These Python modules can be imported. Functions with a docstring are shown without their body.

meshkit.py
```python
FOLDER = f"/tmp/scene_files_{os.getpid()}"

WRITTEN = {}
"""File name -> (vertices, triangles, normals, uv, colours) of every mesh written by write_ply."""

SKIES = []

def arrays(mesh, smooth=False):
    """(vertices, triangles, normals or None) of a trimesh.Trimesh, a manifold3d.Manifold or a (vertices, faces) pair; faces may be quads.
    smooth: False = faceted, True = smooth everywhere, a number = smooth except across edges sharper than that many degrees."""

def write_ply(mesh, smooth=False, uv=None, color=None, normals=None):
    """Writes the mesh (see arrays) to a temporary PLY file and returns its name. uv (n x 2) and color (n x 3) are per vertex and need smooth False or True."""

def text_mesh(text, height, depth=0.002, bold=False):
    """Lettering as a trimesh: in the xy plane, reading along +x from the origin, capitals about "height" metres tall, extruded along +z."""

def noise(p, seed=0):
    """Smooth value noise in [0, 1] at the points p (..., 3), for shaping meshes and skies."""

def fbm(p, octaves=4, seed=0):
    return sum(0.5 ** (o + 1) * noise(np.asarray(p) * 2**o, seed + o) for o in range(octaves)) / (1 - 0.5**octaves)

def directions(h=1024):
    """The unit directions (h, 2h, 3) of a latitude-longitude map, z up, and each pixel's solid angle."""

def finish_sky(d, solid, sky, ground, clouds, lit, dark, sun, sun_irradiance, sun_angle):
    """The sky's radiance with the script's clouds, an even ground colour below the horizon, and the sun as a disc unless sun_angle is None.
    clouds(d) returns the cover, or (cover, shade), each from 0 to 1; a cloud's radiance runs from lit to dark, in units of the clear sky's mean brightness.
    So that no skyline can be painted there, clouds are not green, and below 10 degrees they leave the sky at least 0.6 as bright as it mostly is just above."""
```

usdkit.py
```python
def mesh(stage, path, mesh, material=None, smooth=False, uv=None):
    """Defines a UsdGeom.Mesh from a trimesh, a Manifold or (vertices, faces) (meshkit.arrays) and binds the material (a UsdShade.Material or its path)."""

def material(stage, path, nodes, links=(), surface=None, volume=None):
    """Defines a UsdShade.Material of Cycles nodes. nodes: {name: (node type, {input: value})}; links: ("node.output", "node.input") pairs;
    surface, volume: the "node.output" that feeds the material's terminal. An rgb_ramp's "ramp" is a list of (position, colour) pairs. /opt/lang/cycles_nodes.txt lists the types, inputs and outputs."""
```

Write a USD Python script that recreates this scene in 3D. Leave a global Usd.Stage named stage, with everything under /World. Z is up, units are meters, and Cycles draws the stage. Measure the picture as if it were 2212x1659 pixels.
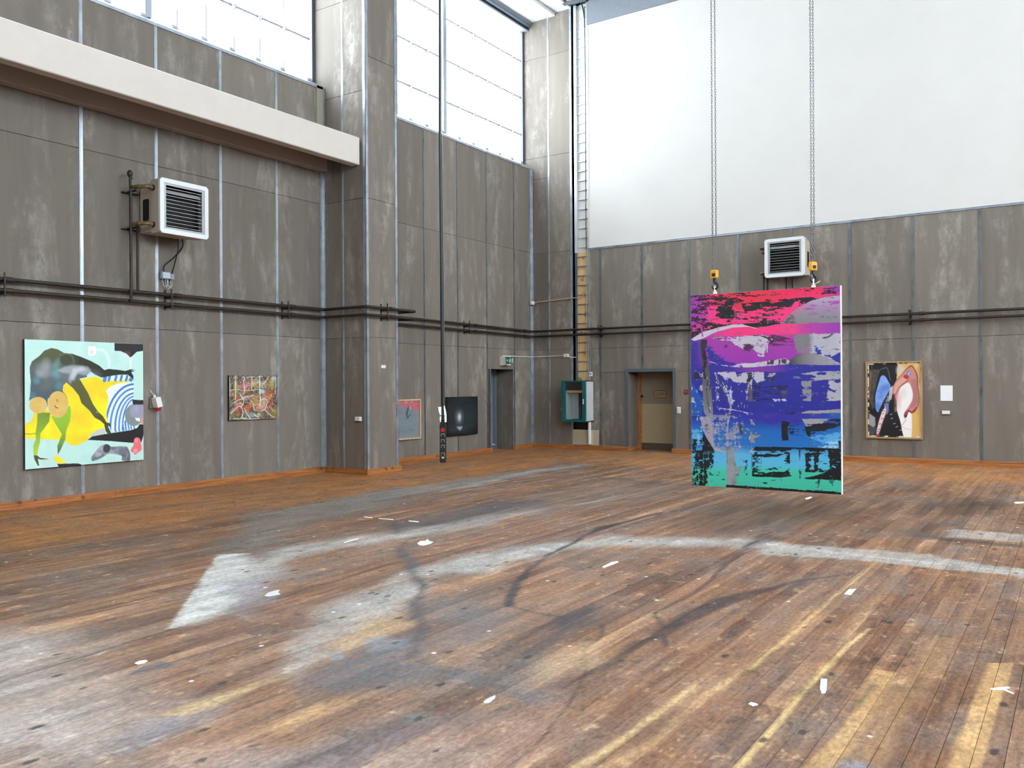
EXPOSURE = 2.25
SKY = (0.84, 0.935, 1.0)
RW0, RW1 = 5.6, 10.4
PANEL_C = (0.190, 0.161, 0.134); PANEL_L = (0.36, 0.32, 0.28)
STEEL_C = (0.40, 0.45, 0.50)
import math, random
import numpy as np, trimesh, usdkit, meshkit
from pxr import Usd, UsdGeom, UsdLux, UsdShade, Gf, Sdf, Vt

stage = Usd.Stage.CreateInMemory()
UsdGeom.SetStageUpAxis(stage, 'Z'); UsdGeom.SetStageMetersPerUnit(stage, 1.0)
UsdGeom.Xform.Define(stage, '/World')
rng = np.random.default_rng(7); random.seed(7)

# ------------------------------------------------------------------ camera
EYE = 1.6
FPX, YAW, PITCH, ROLL = 1839.27, -0.590392, 0.00099174, -0.00599194   # picture 2212 x 1659
_f = np.array([math.sin(YAW)*math.cos(PITCH), math.cos(YAW)*math.cos(PITCH), math.sin(PITCH)])
_r = np.array([math.cos(YAW), -math.sin(YAW), 0.0]); _u = np.cross(_r, _f)
CR = math.cos(ROLL)*_r + math.sin(ROLL)*_u
CU = -math.sin(ROLL)*_r + math.cos(ROLL)*_u
CF = _f
cam = UsdGeom.Camera.Define(stage, '/World/camera')
M4 = Gf.Matrix4d(*[float(x) for x in (*CR, 0, *CU, 0, *(-CF), 0, 0, 0, EYE, 1)])
cam.AddTransformOp().Set(M4)
cam.CreateHorizontalApertureAttr(36.0); cam.CreateVerticalApertureAttr(36.0*1659/2212)
cam.CreateFocalLengthAttr(36.0*FPX/2212)
cam.CreateClippingRangeAttr((0.05, 500.0))
cam.CreateExposureAttr(EXPOSURE)

# ------------------------------------------------------------------ sky (bright overcast)
dome = UsdLux.DomeLight.Define(stage, '/World/sky')
dome.CreateIntensityAttr(1.0); dome.CreateColorAttr(Gf.Vec3f(*SKY))

# ------------------------------------------------------------------ names, labels
used = {}
def path_for(name, parent=None):
    base = '/World' if parent is None else str(parent.GetPath())
    k = (base, name); n = used.get(k, -1) + 1; used[k] = n
    return f'{base}/{name}' + (f'_{n:03d}' if n else '')
def tag(p, label=None, cat=None, group=None, kind=None):
    for k, v in (('label', label), ('category', cat), ('group', group), ('kind', kind)):
        if v: p.SetCustomDataByKey(k, v)
    return p
def thing(name, label, cat, loc=(0, 0, 0), rotz=0, group=None, kind=None):
    x = UsdGeom.Xform.Define(stage, path_for(name))
    if any(loc): x.AddTranslateOp().Set(Gf.Vec3d(*map(float, loc)))
    if rotz: x.AddRotateZOp().Set(float(rotz))
    return tag(x.GetPrim(), label, cat, group, kind)
def structure(name):
    return tag(UsdGeom.Xform.Define(stage, path_for(name)).GetPrim(), kind='structure')
def obj(name, mesh, mat, parent=None, smooth=False, label=None, cat=None, kind=None, group=None, attrs=None):
    if isinstance(mesh, MB): mesh = mesh.mesh()
    m = usdkit.mesh(stage, path_for(name, parent), mesh, mat, smooth)
    for k, a in (attrs or {}).items():
        a = np.asarray(a, np.float32)
        if a.ndim == 2: UsdGeom.PrimvarsAPI(m).CreatePrimvar(k, Sdf.ValueTypeNames.Color3fArray, 'vertex').Set(Vt.Vec3fArray.FromNumpy(a))
        else: UsdGeom.PrimvarsAPI(m).CreatePrimvar(k, Sdf.ValueTypeNames.FloatArray, 'vertex').Set(Vt.FloatArray.FromNumpy(a))
    return tag(m.GetPrim(), label, cat, group, kind)

# ------------------------------------------------------------------ meshes
class MB:
    def __init__(s): s.v, s.f, s.n = [], [], 0
    def add(s, m, T=None):
        v = np.asarray(m.vertices, float); f = np.asarray(m.faces)
        if T is not None: v = v @ T[:3, :3].T + T[:3, 3]
        s.v.append(v); s.f.append(f + s.n); s.n += len(v); return s
    def raw(s, v, f):
        v = np.asarray(v, float); f = np.asarray(f, int)
        if f.shape[1] == 4: f = np.vstack([f[:, [0, 1, 2]], f[:, [0, 2, 3]]])
        s.v.append(v); s.f.append(f + s.n); s.n += len(v); return s
    def box(s, x0, x1, y0, y1, z0, z1):
        v = [(x, y, z) for x in (x0, x1) for y in (y0, y1) for z in (z0, z1)]
        f = [(0, 1, 3, 2), (4, 6, 7, 5), (0, 4, 5, 1), (2, 3, 7, 6), (0, 2, 6, 4), (1, 5, 7, 3)]
        return s.raw(v, f)
    def rbox(s, x0, x1, y0, y1, z0, z1, b=0.004):
        """box with chamfered edges"""
        c = [((x0, x1), (y0, y1), (z0, z1))]
        pts = []
        for ax in range(3):
            lim = [(x0, x1), (y0, y1), (z0, z1)]
            for i in (0, 1):
                for j in (0, 1):
                    for k in (0, 1):
                        p = [lim[0][i], lim[1][j], lim[2][k]]
                        for a, q in enumerate((i, j, k)):
                            if a != ax: p[a] += b if q == 0 else -b
                        pts.append(p)
        return s.add(trimesh.convex.convex_hull(np.array(pts)))
    def tube(s, pts, r, sides=10, caps=True):
        p = np.asarray(pts, float); n = len(p)
        t = np.zeros_like(p); d = np.diff(p, axis=0); d /= np.linalg.norm(d, axis=1, keepdims=True) + 1e-12
        t[0], t[-1] = d[0], d[-1]
        if n > 2: t[1:-1] = d[:-1] + d[1:]
        t /= np.linalg.norm(t, axis=1, keepdims=True) + 1e-12
        r = np.broadcast_to(r, (n,)); rings = []
        a = np.cross(t[0], [0, 0, 1.0] if abs(t[0][2]) < 0.9 else [1.0, 0, 0]); a /= np.linalg.norm(a)
        ang = np.arange(sides)*2*np.pi/sides
        for i in range(n):
            a = a - t[i]*(a @ t[i]); a /= np.linalg.norm(a); b = np.cross(t[i], a)
            k = 1.0
            if 0 < i < n-1: k = 1/max(0.5, math.sqrt((1 + d[i-1] @ d[i])/2))
            rings.append(p[i] + r[i]*(np.cos(ang)[:, None]*a + np.sin(ang)[:, None]*b)*(k if k < 1.5 else 1.5))
        v = np.vstack(rings + [p[[0]], p[[-1]]]); f = []
        for i in range(n-1):
            for j in range(sides):
                k = (j+1) % sides
                f += [(i*sides+j, i*sides+k, (i+1)*sides+k), (i*sides+j, (i+1)*sides+k, (i+1)*sides+j)]
        if caps:
            for j in range(sides):
                k = (j+1) % sides
                f += [(n*sides, k, j), (n*sides+1, (n-1)*sides+j, (n-1)*sides+k)]
        return s.raw(v, np.array(f))
    def cyl(s, c, axis, r, h, sides=20, r2=None):
        c = np.asarray(c, float); ax = np.asarray(axis, float); ax = ax/np.linalg.norm(ax)
        return s.tube([c - ax*h/2, c + ax*h/2], [r, r if r2 is None else r2], sides)
    def ball(s, c, r, sub=2, scale=(1, 1, 1)):
        m = trimesh.creation.icosphere(sub, r); m.vertices = m.vertices*np.array(scale) + np.array(c); return s.add(m)
    def prism(s, poly, axis, a0, a1):
        """polygon (2-D) extruded along axis 0/1/2 from a0 to a1; polygon axes are the two others in order"""
        from shapely.geometry import Polygon
        m = trimesh.creation.extrude_polygon(Polygon(poly), a1-a0, engine='earcut')
        v = np.asarray(m.vertices); o = np.zeros_like(v)
        oth = [i for i in range(3) if i != axis]
        o[:, oth[0]], o[:, oth[1]], o[:, axis] = v[:, 0], v[:, 1], v[:, 2] + a0
        f = np.asarray(m.faces)
        if axis == 1: f = f[:, ::-1]
        return s.raw(o, f)
    def mesh(s): return trimesh.Trimesh(np.vstack(s.v), np.vstack(s.f), process=False)
def BOX(*a): return MB().box(*a)
def RB(*a, **k): return MB().rbox(*a, **k)
def arc(c, a, b, r, t0, t1, n=8):
    c, a, b = map(lambda q: np.asarray(q, float), (c, a, b))
    return [c + r*(math.cos(t)*a + math.sin(t)*b) for t in np.linspace(t0, t1, n)]

# ------------------------------------------------------------------ materials
def lin(c):
    c = np.asarray(c, float)/255.0
    return np.where(c < 0.04045, c/12.92, ((c + 0.055)/1.055)**2.4)
def mat(name, nodes, links, surface='p.BSDF'):
    return usdkit.material(stage, f'/World/Looks/{name}', nodes, links, surface=surface)
def plain(name, col, rough=0.5, metal=0.0, noise=0.06, scale=9.0, spec=0.5, extra=None):
    c = tuple(map(float, col))
    n = {'g': ('geometry', {}), 'n': ('noise_texture', {'scale': scale, 'detail': 4.0, 'roughness': 0.6}),
         'r': ('rgb_ramp', {'ramp': [(0.25, tuple(x*(1-noise) for x in c)), (0.75, tuple(min(1, x*(1+noise)) for x in c))]}),
         'p': ('principled_bsdf', {'roughness': rough, 'metallic': metal, 'specular_ior_level': spec, **(extra or {})})}
    return mat(name, n, [('g.position', 'n.vector'), ('n.fac', 'r.fac'), ('r.color', 'p.base_color')])

def panel_material(name, base, light):
    """fibre-cement board: faint vertical streaks, pale bloom, a tone of its own on each board"""
    n = {'g': ('geometry', {}), 'o': ('object_info', {}),
         'm1': ('mapping', {'scale': (2.6, 2.6, 0.45)}), 'n1': ('noise_texture', {'scale': 1.0, 'detail': 7.0, 'roughness': 0.62, 'distortion': 0.4}),
         'm2': ('mapping', {'scale': (5.5, 5.5, 0.5)}), 'n2': ('noise_texture', {'scale': 1.0, 'detail': 3.0, 'roughness': 0.5}),
         'm3': ('mapping', {'scale': (4.5, 4.5, 2.6)}), 'n3': ('noise_texture', {'scale': 1.0, 'detail': 8.0, 'roughness': 0.75}),
         'n4': ('noise_texture', {'scale': 90.0, 'detail': 3.0}),
         'bloom': ('map_range', {'from_min': 0.48, 'from_max': 0.68, 'to_min': 0.0, 'to_max': 1.0, 'clamp': True}),
         'patch': ('map_range', {'from_min': 0.44, 'from_max': 0.60, 'to_min': 0.05, 'to_max': 1.0, 'clamp': True}),
         'bp': ('math', {'math_type': 'multiply'}),
         'streak': ('rgb_ramp', {'ramp': [(0.3, tuple(0.9*np.array(base))), (0.55, tuple(base)), (0.75, tuple(1.08*np.array(base)))]}),
         'mx': ('mix', {'color2': tuple(light)}),
         'tone': ('map_range', {'from_min': 0.0, 'from_max': 1.0, 'to_min': 0.86, 'to_max': 1.14}),
         'fine': ('map_range', {'from_min': 0.3, 'from_max': 0.7, 'to_min': 0.93, 'to_max': 1.07}),
         'tf': ('math', {'math_type': 'multiply'}), 'cc': ('combine_color', {}),
         'mul': ('mix', {'mix_type': 'multiply', 'fac': 1.0}),
         'bump': ('bump', {'strength': 0.15, 'distance': 0.01}),
         'p': ('principled_bsdf', {'roughness': 0.72, 'specular_ior_level': 0.35})}
    l = [('g.position', 'm1.vector'), ('m1.vector', 'n1.vector'), ('g.position', 'm2.vector'), ('m2.vector', 'n2.vector'),
         ('g.position', 'm3.vector'), ('m3.vector', 'n3.vector'), ('g.position', 'n4.vector'),
         ('n1.fac', 'bloom.value'), ('n3.fac', 'patch.value'), ('bloom.result', 'bp.value1'), ('patch.result', 'bp.value2'),
         ('n2.fac', 'streak.fac'), ('streak.color', 'mx.color1'), ('bp.value', 'mx.fac'),
         ('o.random', 'tone.value'), ('n4.fac', 'fine.value'), ('tone.result', 'tf.value1'), ('fine.result', 'tf.value2'),
         ('tf.value', 'cc.r'), ('tf.value', 'cc.g'), ('tf.value', 'cc.b'), ('mx.color', 'mul.color1'), ('cc.color', 'mul.color2'),
         ('mul.color', 'p.base_color'), ('n3.fac', 'bump.height'), ('bump.normal', 'p.normal')]
    return mat(name, n, l)

def wood_material(name, dark, mid, light, axis, rough=0.45):
    sc = [38.0, 38.0, 38.0]; sc[axis] = 1.6
    n = {'g': ('geometry', {}), 'm': ('mapping', {'scale': tuple(sc)}), 'n': ('noise_texture', {'scale': 1.0, 'detail': 5.0, 'roughness': 0.6, 'distortion': 0.6}),
         'k': ('noise_texture', {'scale': 7.0, 'detail': 2.0}), 'kr': ('map_range', {'from_min': 0.66, 'from_max': 0.74, 'to_min': 0.0, 'to_max': 0.8, 'clamp': True}),
         'r': ('rgb_ramp', {'ramp': [(0.3, tuple(dark)), (0.5, tuple(mid)), (0.72, tuple(light))]}),
         'mx': ('mix', {'color2': tuple(0.35*np.array(dark))}), 'p': ('principled_bsdf', {'roughness': rough})}
    return mat(name, n, [('g.position', 'm.vector'), ('m.vector', 'n.vector'), ('n.fac', 'r.fac'), ('g.position', 'k.vector'), ('k.fac', 'kr.value'),
                         ('r.color', 'mx.color1'), ('kr.result', 'mx.fac'), ('mx.color', 'p.base_color')])

def steel_material(name, col, rough=0.3, metal=0.6):
    n = {'g': ('geometry', {}), 'v': ('voronoi_texture', {'scale': 45.0}), 'n': ('noise_texture', {'scale': 3.0, 'detail': 4.0}),
         'r': ('rgb_ramp', {'ramp': [(0.0, tuple(0.95*np.array(col))), (1.0, tuple(np.minimum(1, 1.05*np.array(col))))]}),
         'rr': ('map_range', {'from_min': 0.3, 'from_max': 0.7, 'to_min': rough-0.08, 'to_max': rough+0.12}),
         'sv': ('separate_color', {}), 'p': ('principled_bsdf', {'metallic': metal})}
    return mat(name, n, [('g.position', 'v.vector'), ('g.position', 'n.vector'), ('v.color', 'sv.color'), ('sv.r', 'r.fac'), ('r.color', 'p.base_color'),
                         ('n.fac', 'rr.value'), ('rr.result', 'p.roughness')])

PANEL = panel_material('fibre_cement', PANEL_C, PANEL_L)
STEEL = steel_material('galvanised_steel', STEEL_C)
STEEL_SHADED = steel_material('shaded_steel', (0.19, 0.21, 0.225), 0.32, 0.6)  # galvanised steel again, with its dark reflections put into the base colour
DSTEEL = plain('painted_steel', lin((92, 102, 112)), 0.5, 0.2)
CORE = plain('wall_core', lin((70, 66, 60)), 0.8)
WHITE = plain('white_wall', (0.65, 0.62, 0.59), 0.75, noise=0.02, scale=1.2)
SOFFIT = plain('white_soffit', (0.52, 0.53, 0.53), 0.7, noise=0.03, scale=2.0)
GREYP = plain('grey_paint', (0.21, 0.23, 0.26), 0.6)
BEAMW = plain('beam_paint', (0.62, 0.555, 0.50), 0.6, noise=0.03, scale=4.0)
SKIRT = wood_material('pine_skirting', lin((132, 76, 38)), lin((172, 106, 56)), lin((198, 134, 80)), 1, 0.4)
SKIRTX = wood_material('pine_skirting_x', lin((132, 76, 38)), lin((172, 106, 56)), lin((198, 134, 80)), 0, 0.4)
PLY = wood_material('plywood', lin((206, 168, 116)), lin((222, 186, 134)), lin((232, 202, 152)), 2, 0.6)
IRON = plain('rusty_pipe', lin((52, 42, 36)), 0.55, 0.25, noise=0.35, scale=22.0)
BLACK = plain('black_plastic', lin((22, 22, 23)), 0.45)
CASEW = plain('heater_enamel', (0.60, 0.57, 0.52), 0.35, noise=0.03)
CASEB = plain('heater_enamel_beige', (0.48, 0.41, 0.33), 0.45, noise=0.05)
FRAMEW = plain('white_enamel', (0.72, 0.73, 0.74), 0.3, noise=0.02)
LOUVRE = plain('louvre_grey', (0.36, 0.37, 0.38), 0.3, 0.3)
DARK = plain('dark_inside', lin((26, 24, 24)), 0.7)
LOWB = plain('lower_beam_shaded', (0.36, 0.30, 0.265), 0.65, noise=0.05)  # white beam paint browned: the shade under the beam is put into the colour
BRONZE = plain('brass_fitting', lin((120, 98, 66)), 0.45, 0.4, noise=0.3, scale=30.0)
CREAM = plain('cream_plastic', (0.72, 0.69, 0.62), 0.4, noise=0.02)
WPLAST = plain('white_plastic', (0.82, 0.81, 0.79), 0.4, noise=0.01)
PAPER = plain('white_paper', (0.86, 0.86, 0.86), 0.8, noise=0.01)
RED = plain('red_plastic', lin((178, 30, 28)), 0.35)
GREEN = plain('sign_green', lin((10, 98, 78)), 0.4, noise=0.02)
TEAL = plain('teal_paint', lin((22, 98, 100)), 0.4, noise=0.05)
CABG = plain('cabinet_grey', (0.56, 0.58, 0.58), 0.45, noise=0.02)
YELLOW = plain('hoist_yellow', lin((232, 158, 18)), 0.35)
CHAIN = plain('chain_steel', lin((92, 90, 92)), 0.35, 0.7)
ROPE = plain('white_strap', (0.78, 0.77, 0.74), 0.7)
DOORB = plain('door_beige', lin((176, 162, 128)), 0.55, noise=0.05, scale=3.0)
DOORG = plain('door_grey', lin((138, 132, 116)), 0.55, noise=0.05, scale=3.0)
DOORK = plain('door_kick', lin((88, 80, 66)), 0.5)
DOORBL = plain('door_slate', lin((96, 112, 124)), 0.5)
OAK = wood_material('frame_oak', lin((140, 112, 78)), lin((166, 136, 98)), lin((188, 160, 122)), 2, 0.5)
PINEF = wood_material('frame_pine', lin((196, 160, 118)), lin((214, 182, 142)), lin((226, 200, 165)), 2, 0.5)
CANVAS = plain('canvas_edge', (0.80, 0.79, 0.77), 0.7)
DCANVAS = plain('canvas_dark_edge', lin((38, 36, 36)), 0.7)
GLASS = mat('window_pane', {'t': ('transparent_bsdf', {'color': (0.97, 0.985, 0.99)}), 'gl': ('glossy_bsdf', {'color': (1, 1, 1), 'roughness': 0.03}),
            'lw': ('layer_weight', {'blend': 0.5}), 'pw': ('math', {'math_type': 'power', 'value2': 4.0}),
            'mr': ('map_range', {'from_min': 0.0, 'from_max': 1.0, 'to_min': 0.03, 'to_max': 0.5}), 'mx': ('mix_closure', {})},
            [('lw.facing', 'pw.value1'), ('pw.value', 'mr.value'), ('mr.result', 'mx.fac'), ('t.BSDF', 'mx.closure1'), ('gl.BSDF', 'mx.closure2')], surface='mx.closure')
ALU = plain('window_alu', (0.42, 0.45, 0.50), 0.35, 0.5)
ALUP = plain('window_alu_light', (0.36, 0.35, 0.42), 0.4, 0.2)
def paint_material(name, rough=0.5, bump=0.0, coat=0.0):
    n = {'a': ('attribute', {'attribute': 'paint'}), 'g': ('geometry', {}), 'n': ('noise_texture', {'scale': 180.0, 'detail': 3.0}),
         'b': ('bump', {'strength': 0.12, 'distance': 0.003}), 'p': ('principled_bsdf', {'roughness': rough, 'coat_weight': coat, 'coat_roughness': 0.08})}
    return mat(name, n, [('a.color', 'p.base_color'), ('g.position', 'n.vector'), ('n.fac', 'b.height'), ('b.normal', 'p.normal')])
PAINT = paint_material('oil_paint', 0.55)
GLOSSP = paint_material('gloss_paint', 0.35, coat=0.6)
# ================================================================== the room
XL, YB, YP0, YP1, XP = -11.7, 18.4, 11.2, 12.03, -10.63
XR, YF, ZC = 9.0, -8.0, 11.6
XW = -11.95                       # plane of the window panes
ZS, ZWB, ZWH = 7.13, 7.30, 10.68  # sill edge, foot and head of the panes
BAYS = [(YP0-2*7.2, YP0-7.2-0.83), (YP0-7.2, YP0-0.0), (YP1, YB)]
PIERS = [(YP0-7.2-0.83, YP0-7.2), (YP0, YP1)]
DOORL = (16.54, 17.52, 1.98)      # opening in the left wall: y0, y1, height
DOORB_ = (-9.0, -7.85, 1.89)      # opening in the back wall: x0, x1, height
ROWS = [0.0, 2.475, 4.965, ZS]

# ---- left wall
wl = structure('wall_left')
core = MB()
CX0, CX1 = -12.5, XL-0.014
for a, b in ((YF-0.3, DOORL[0]), (DOORL[1], YB+1.2)): core.box(CX0, CX1, a, b, -0.05, ZS-0.02)
core.box(CX0, CX1, DOORL[0], DOORL[1], DOORL[2], ZS-0.02)
core.box(-12.02, CX1, YF-0.3, YB+1.2, ZWH+0.12, ZC+0.2)
for a, b in PIERS + [(YF-0.3, BAYS[0][0]), (YB, YB+1.2)]: core.box(-12.02, CX1, a+0.016, b-0.016, ZS-0.02, ZWH+0.12)
obj('wall_core', core, CORE, wl)
G = 0.003
def panel_x(parent, x, side, y0, y1, z0, z1, name='panel'):    # board on a wall facing +x (side=1) or -x
    obj(name, RB(min(x, x-side*0.014), max(x, x-side*0.014), y0+G, y1-G, z0+G, z1-G, b=0.002), PANEL, parent)
def panel_y(parent, y, side, x0, x1, z0, z1, name='panel'):    # board facing -y (side=-1) or +y
    obj(name, RB(x0+G, x1-G, min(y, y-side*0.014), max(y, y-side*0.014), z0+G, z1-G, b=0.002), PANEL, parent)
def strip_profile(parent, axis, pos, c, z0, z1, w=0.052, t=0.012, side=1, m_=None):
    """galvanised top-hat joint strip: a web with two raised lips"""
    m = MB()
    for a, b, h in ((-w/2, -w/2+0.012, t*0.55), (-w/2+0.012, w/2-0.012, t), (w/2-0.012, w/2, t*0.55)):
        if axis == 'x': m.box(min(pos, pos+side*h), max(pos, pos+side*h), c+a, c+b, z0, z1)
        else: m.box(c+a, c+b, min(pos, pos+side*h), max(pos, pos+side*h), z0, z1)
    obj('joint_strip', m, m_ or STEEL, parent)
def corner_angle(parent, x, y, sx, sy, z0, z1, w=0.06, t=0.006):
    """steel angle round an outer corner; the legs run from (x, y) along sx in x and sy in y"""
    m = MB()
    m.box(min(x-sx*t, x+sx*w), max(x-sx*t, x+sx*w), min(y, y-sy*t), max(y, y-sy*t), z0, z1)
    m.box(min(x, x-sx*t), max(x, x-sx*t), min(y-sy*t, y+sy*w), max(y-sy*t, y+sy*w), z0, z1)
    obj('corner_angle', m, STEEL, parent)
studs1 = [YP0-0.06-1.17*k for k in range(0, 7)][::-1]          # first bay in view
studs1 = [4.02] + [6.59-1.17*2, 6.59-1.17, 6.59, 7.76, 8.925, 10.092, 11.19]
for a, b in zip(studs1[:-1], studs1[1:]):
    for z0, z1 in zip(ROWS[:-1], ROWS[1:]): panel_x(wl, XL, 1, a, b, z0, z1)
for s in studs1[1:-1]: strip_profile(wl, 'x', XL, s, 0.0, ZS)
studs2 = [12.03, 12.93, 14.105, 15.276, 16.408, 17.574, 18.39]
for a, b in zip(studs2[:-1], studs2[1:]):
    for z0, z1 in zip(ROWS[:-1], ROWS[1:]):
        if a > 16.3 and b < 17.7 and z0 == 0:      # around the door opening
            panel_x(wl, XL, 1, a, b, DOORL[2], z1); continue
        panel_x(wl, XL, 1, a, b, z0, z1)
for s in studs2[1:-1]: strip_profile(wl, 'x', XL, s, DOORL[2] if 0 else 0.0, ZS, w=0.04, m_=STEEL_SHADED)
# inner corner strips
for y in (YP0, YB):
    obj('corner_strip', BOX(XL, XL+0.012, y-0.10, y-0.006, 0.0, ZS).box(XL+0.012, XL+0.05, y-0.018, y-0.006, 0, ZS), STEEL, wl)
for y in (YP0-0.075,):
    obj('corner_post', RB(XL, XL+0.02, y-0.09, y+0.06, 6.1, ZS+0.02), plain('post_olive', lin((150, 146, 128)), 0.5), wl)
# far boards of the bay behind the camera, one joined piece
far = MB()
for a, b in ((YF, YP0-7.2-0.83),):
    far.box(XL-0.014, XL, a, b, 0, ZS)
obj('panel_far', far, PANEL, wl)
# pilasters
for n_, (a, b) in enumerate(PIERS[::-1]):
    pl_ = structure(f'trim_{n_+2}')
    obj('pilaster_core', BOX(CX1, XP-0.014, a+0.014, b-0.014, -0.05, ZC+0.2), CORE, pl_)
    zs = [0.0, 2.475, 4.97, 7.525, 10.0, ZC]
    for z0, z1 in zip(zs[:-1], zs[1:]): panel_x(pl_, XP, 1, a+0.02, b-0.02, z0, z1)
    for yy, sd in ((a, -1), (b, 1)):
        zs2 = [0.0, 2.47, 4.97, 7.49 if sd > 0 else 6.9, 8.61, ZC]
        for z0, z1 in zip(zs2[:-1], zs2[1:]):
            panel_y(pl_, yy, sd, XL-0.35, -11.20, z0, z1) if z0 > 6 else panel_y(pl_, yy, sd, XL+0.0, -11.20, z0, z1)
            panel_y(pl_, yy, sd, -11.20, XP-0.02, z0, z1)
        strip_profile(pl_, 'y', yy, -11.20, 0.0, ZC, w=0.045, t=0.008, side=sd)
    corner_angle(pl_, XP+0.004, a-0.004, -1, 1, 0.0, ZC)
    corner_angle(pl_, XP+0.004, b+0.004, -1, -1, 0.0, ZC)

# ---- windows
ALUD = plain('window_frame', lin((84, 86, 98)), 0.4, 0.3)
def window(n, y0, y1, mulls, thick, rod_rows, panes_from):
    w = structure(f'window_{n}')
    sill = MB().prism([(XL+0.02, ZS-0.035), (XL+0.02, ZS+0.012), (XW+0.03, ZWB-0.015), (XW-0.06, ZWB-0.015), (XW-0.06, ZS-0.035)], 1, y0+0.004, y1-0.004)
    obj('sill', sill, STEEL, w)
    fr = MB()
    fr.box(XW-0.04, XW+0.05, y0+0.004, y0+0.07, ZWB-0.02, ZWH+0.1).box(XW-0.04, XW+0.05, y1-0.07, y1-0.004, ZWB-0.02, ZWH+0.1)
    obj('frame', fr, ALUD, w)
    obj('frame_head', BOX(XW-0.04, XW+0.05, y0+0.07, y1-0.07, ZWH, ZWH+0.12), ALU, w)
    for t in thick: obj('mullion', RB(XW-0.05, XW+0.07, t-0.055, t+0.055, ZWB-0.02, ZWH), ALU, w)
    edges = sorted([y0+0.07, y1-0.07] + mulls + thick)
    rows = [ZWB-0.015] + rod_rows + [ZWH]
    hw = lambda e: 0.055 if e in thick else 0.0025
    for a, b in zip(edges[:-1], edges[1:]):
        for z0, z1 in zip(rows[:-1], rows[1:]):
            obj('pane', BOX(XW-0.004, XW+0.004, a+hw(a), b-hw(b), z0+0.002, z1-0.002), GLASS, w)
        if b in mulls: obj('glazing_joint', BOX(XW-0.012, XW+0.008, b-0.006, b+0.006, ZWB-0.015, ZWH), ALUP, w)
        obj('sill_clip', MB().prism([(XW+0.02, ZWB-0.03), (XW+0.02, ZWB+0.02), (XW+0.05, ZWB+0.02), (XW+0.075, ZWB-0.035)], 1, b-0.13, b-0.02), ALU, w)
        for z in rod_rows:
            m = MB().tube([(XW+0.035, a+hw(a)+0.005, z), (XW+0.035, b-hw(b)-0.075, z)], 0.019, 8)
            m.ball((XW+0.035, b-hw(b)-0.085, z), 0.028, 1, (1, 1.3, 1))
            m.box(XW+0.005, XW+0.045, a+hw(a)+0.0, a+hw(a)+0.022, z-0.05, z+0.05)
            obj('glazing_rod', m, ALUP, w, smooth=40)
    return w
W1M = [5.03, 5.58, 6.13, 6.68, 8.305, 8.85, 9.40, 9.95, 10.49]
window(1, *BAYS[1], W1M + [7.18], [4.48, 7.77], [8.05, 8.99, 9.92], None)
window(2, *BAYS[2], [12.62, 13.17, 13.99, 14.54, 15.71, 16.255, 16.80, 17.35, 17.885], [13.44, 15.10], [8.0, 8.945, 9.885], None)
window(3, *BAYS[0], [BAYS[0][0]+0.62+0.55*k for k in range(9)], [], [8.0, 8.945, 9.885], None)
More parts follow.
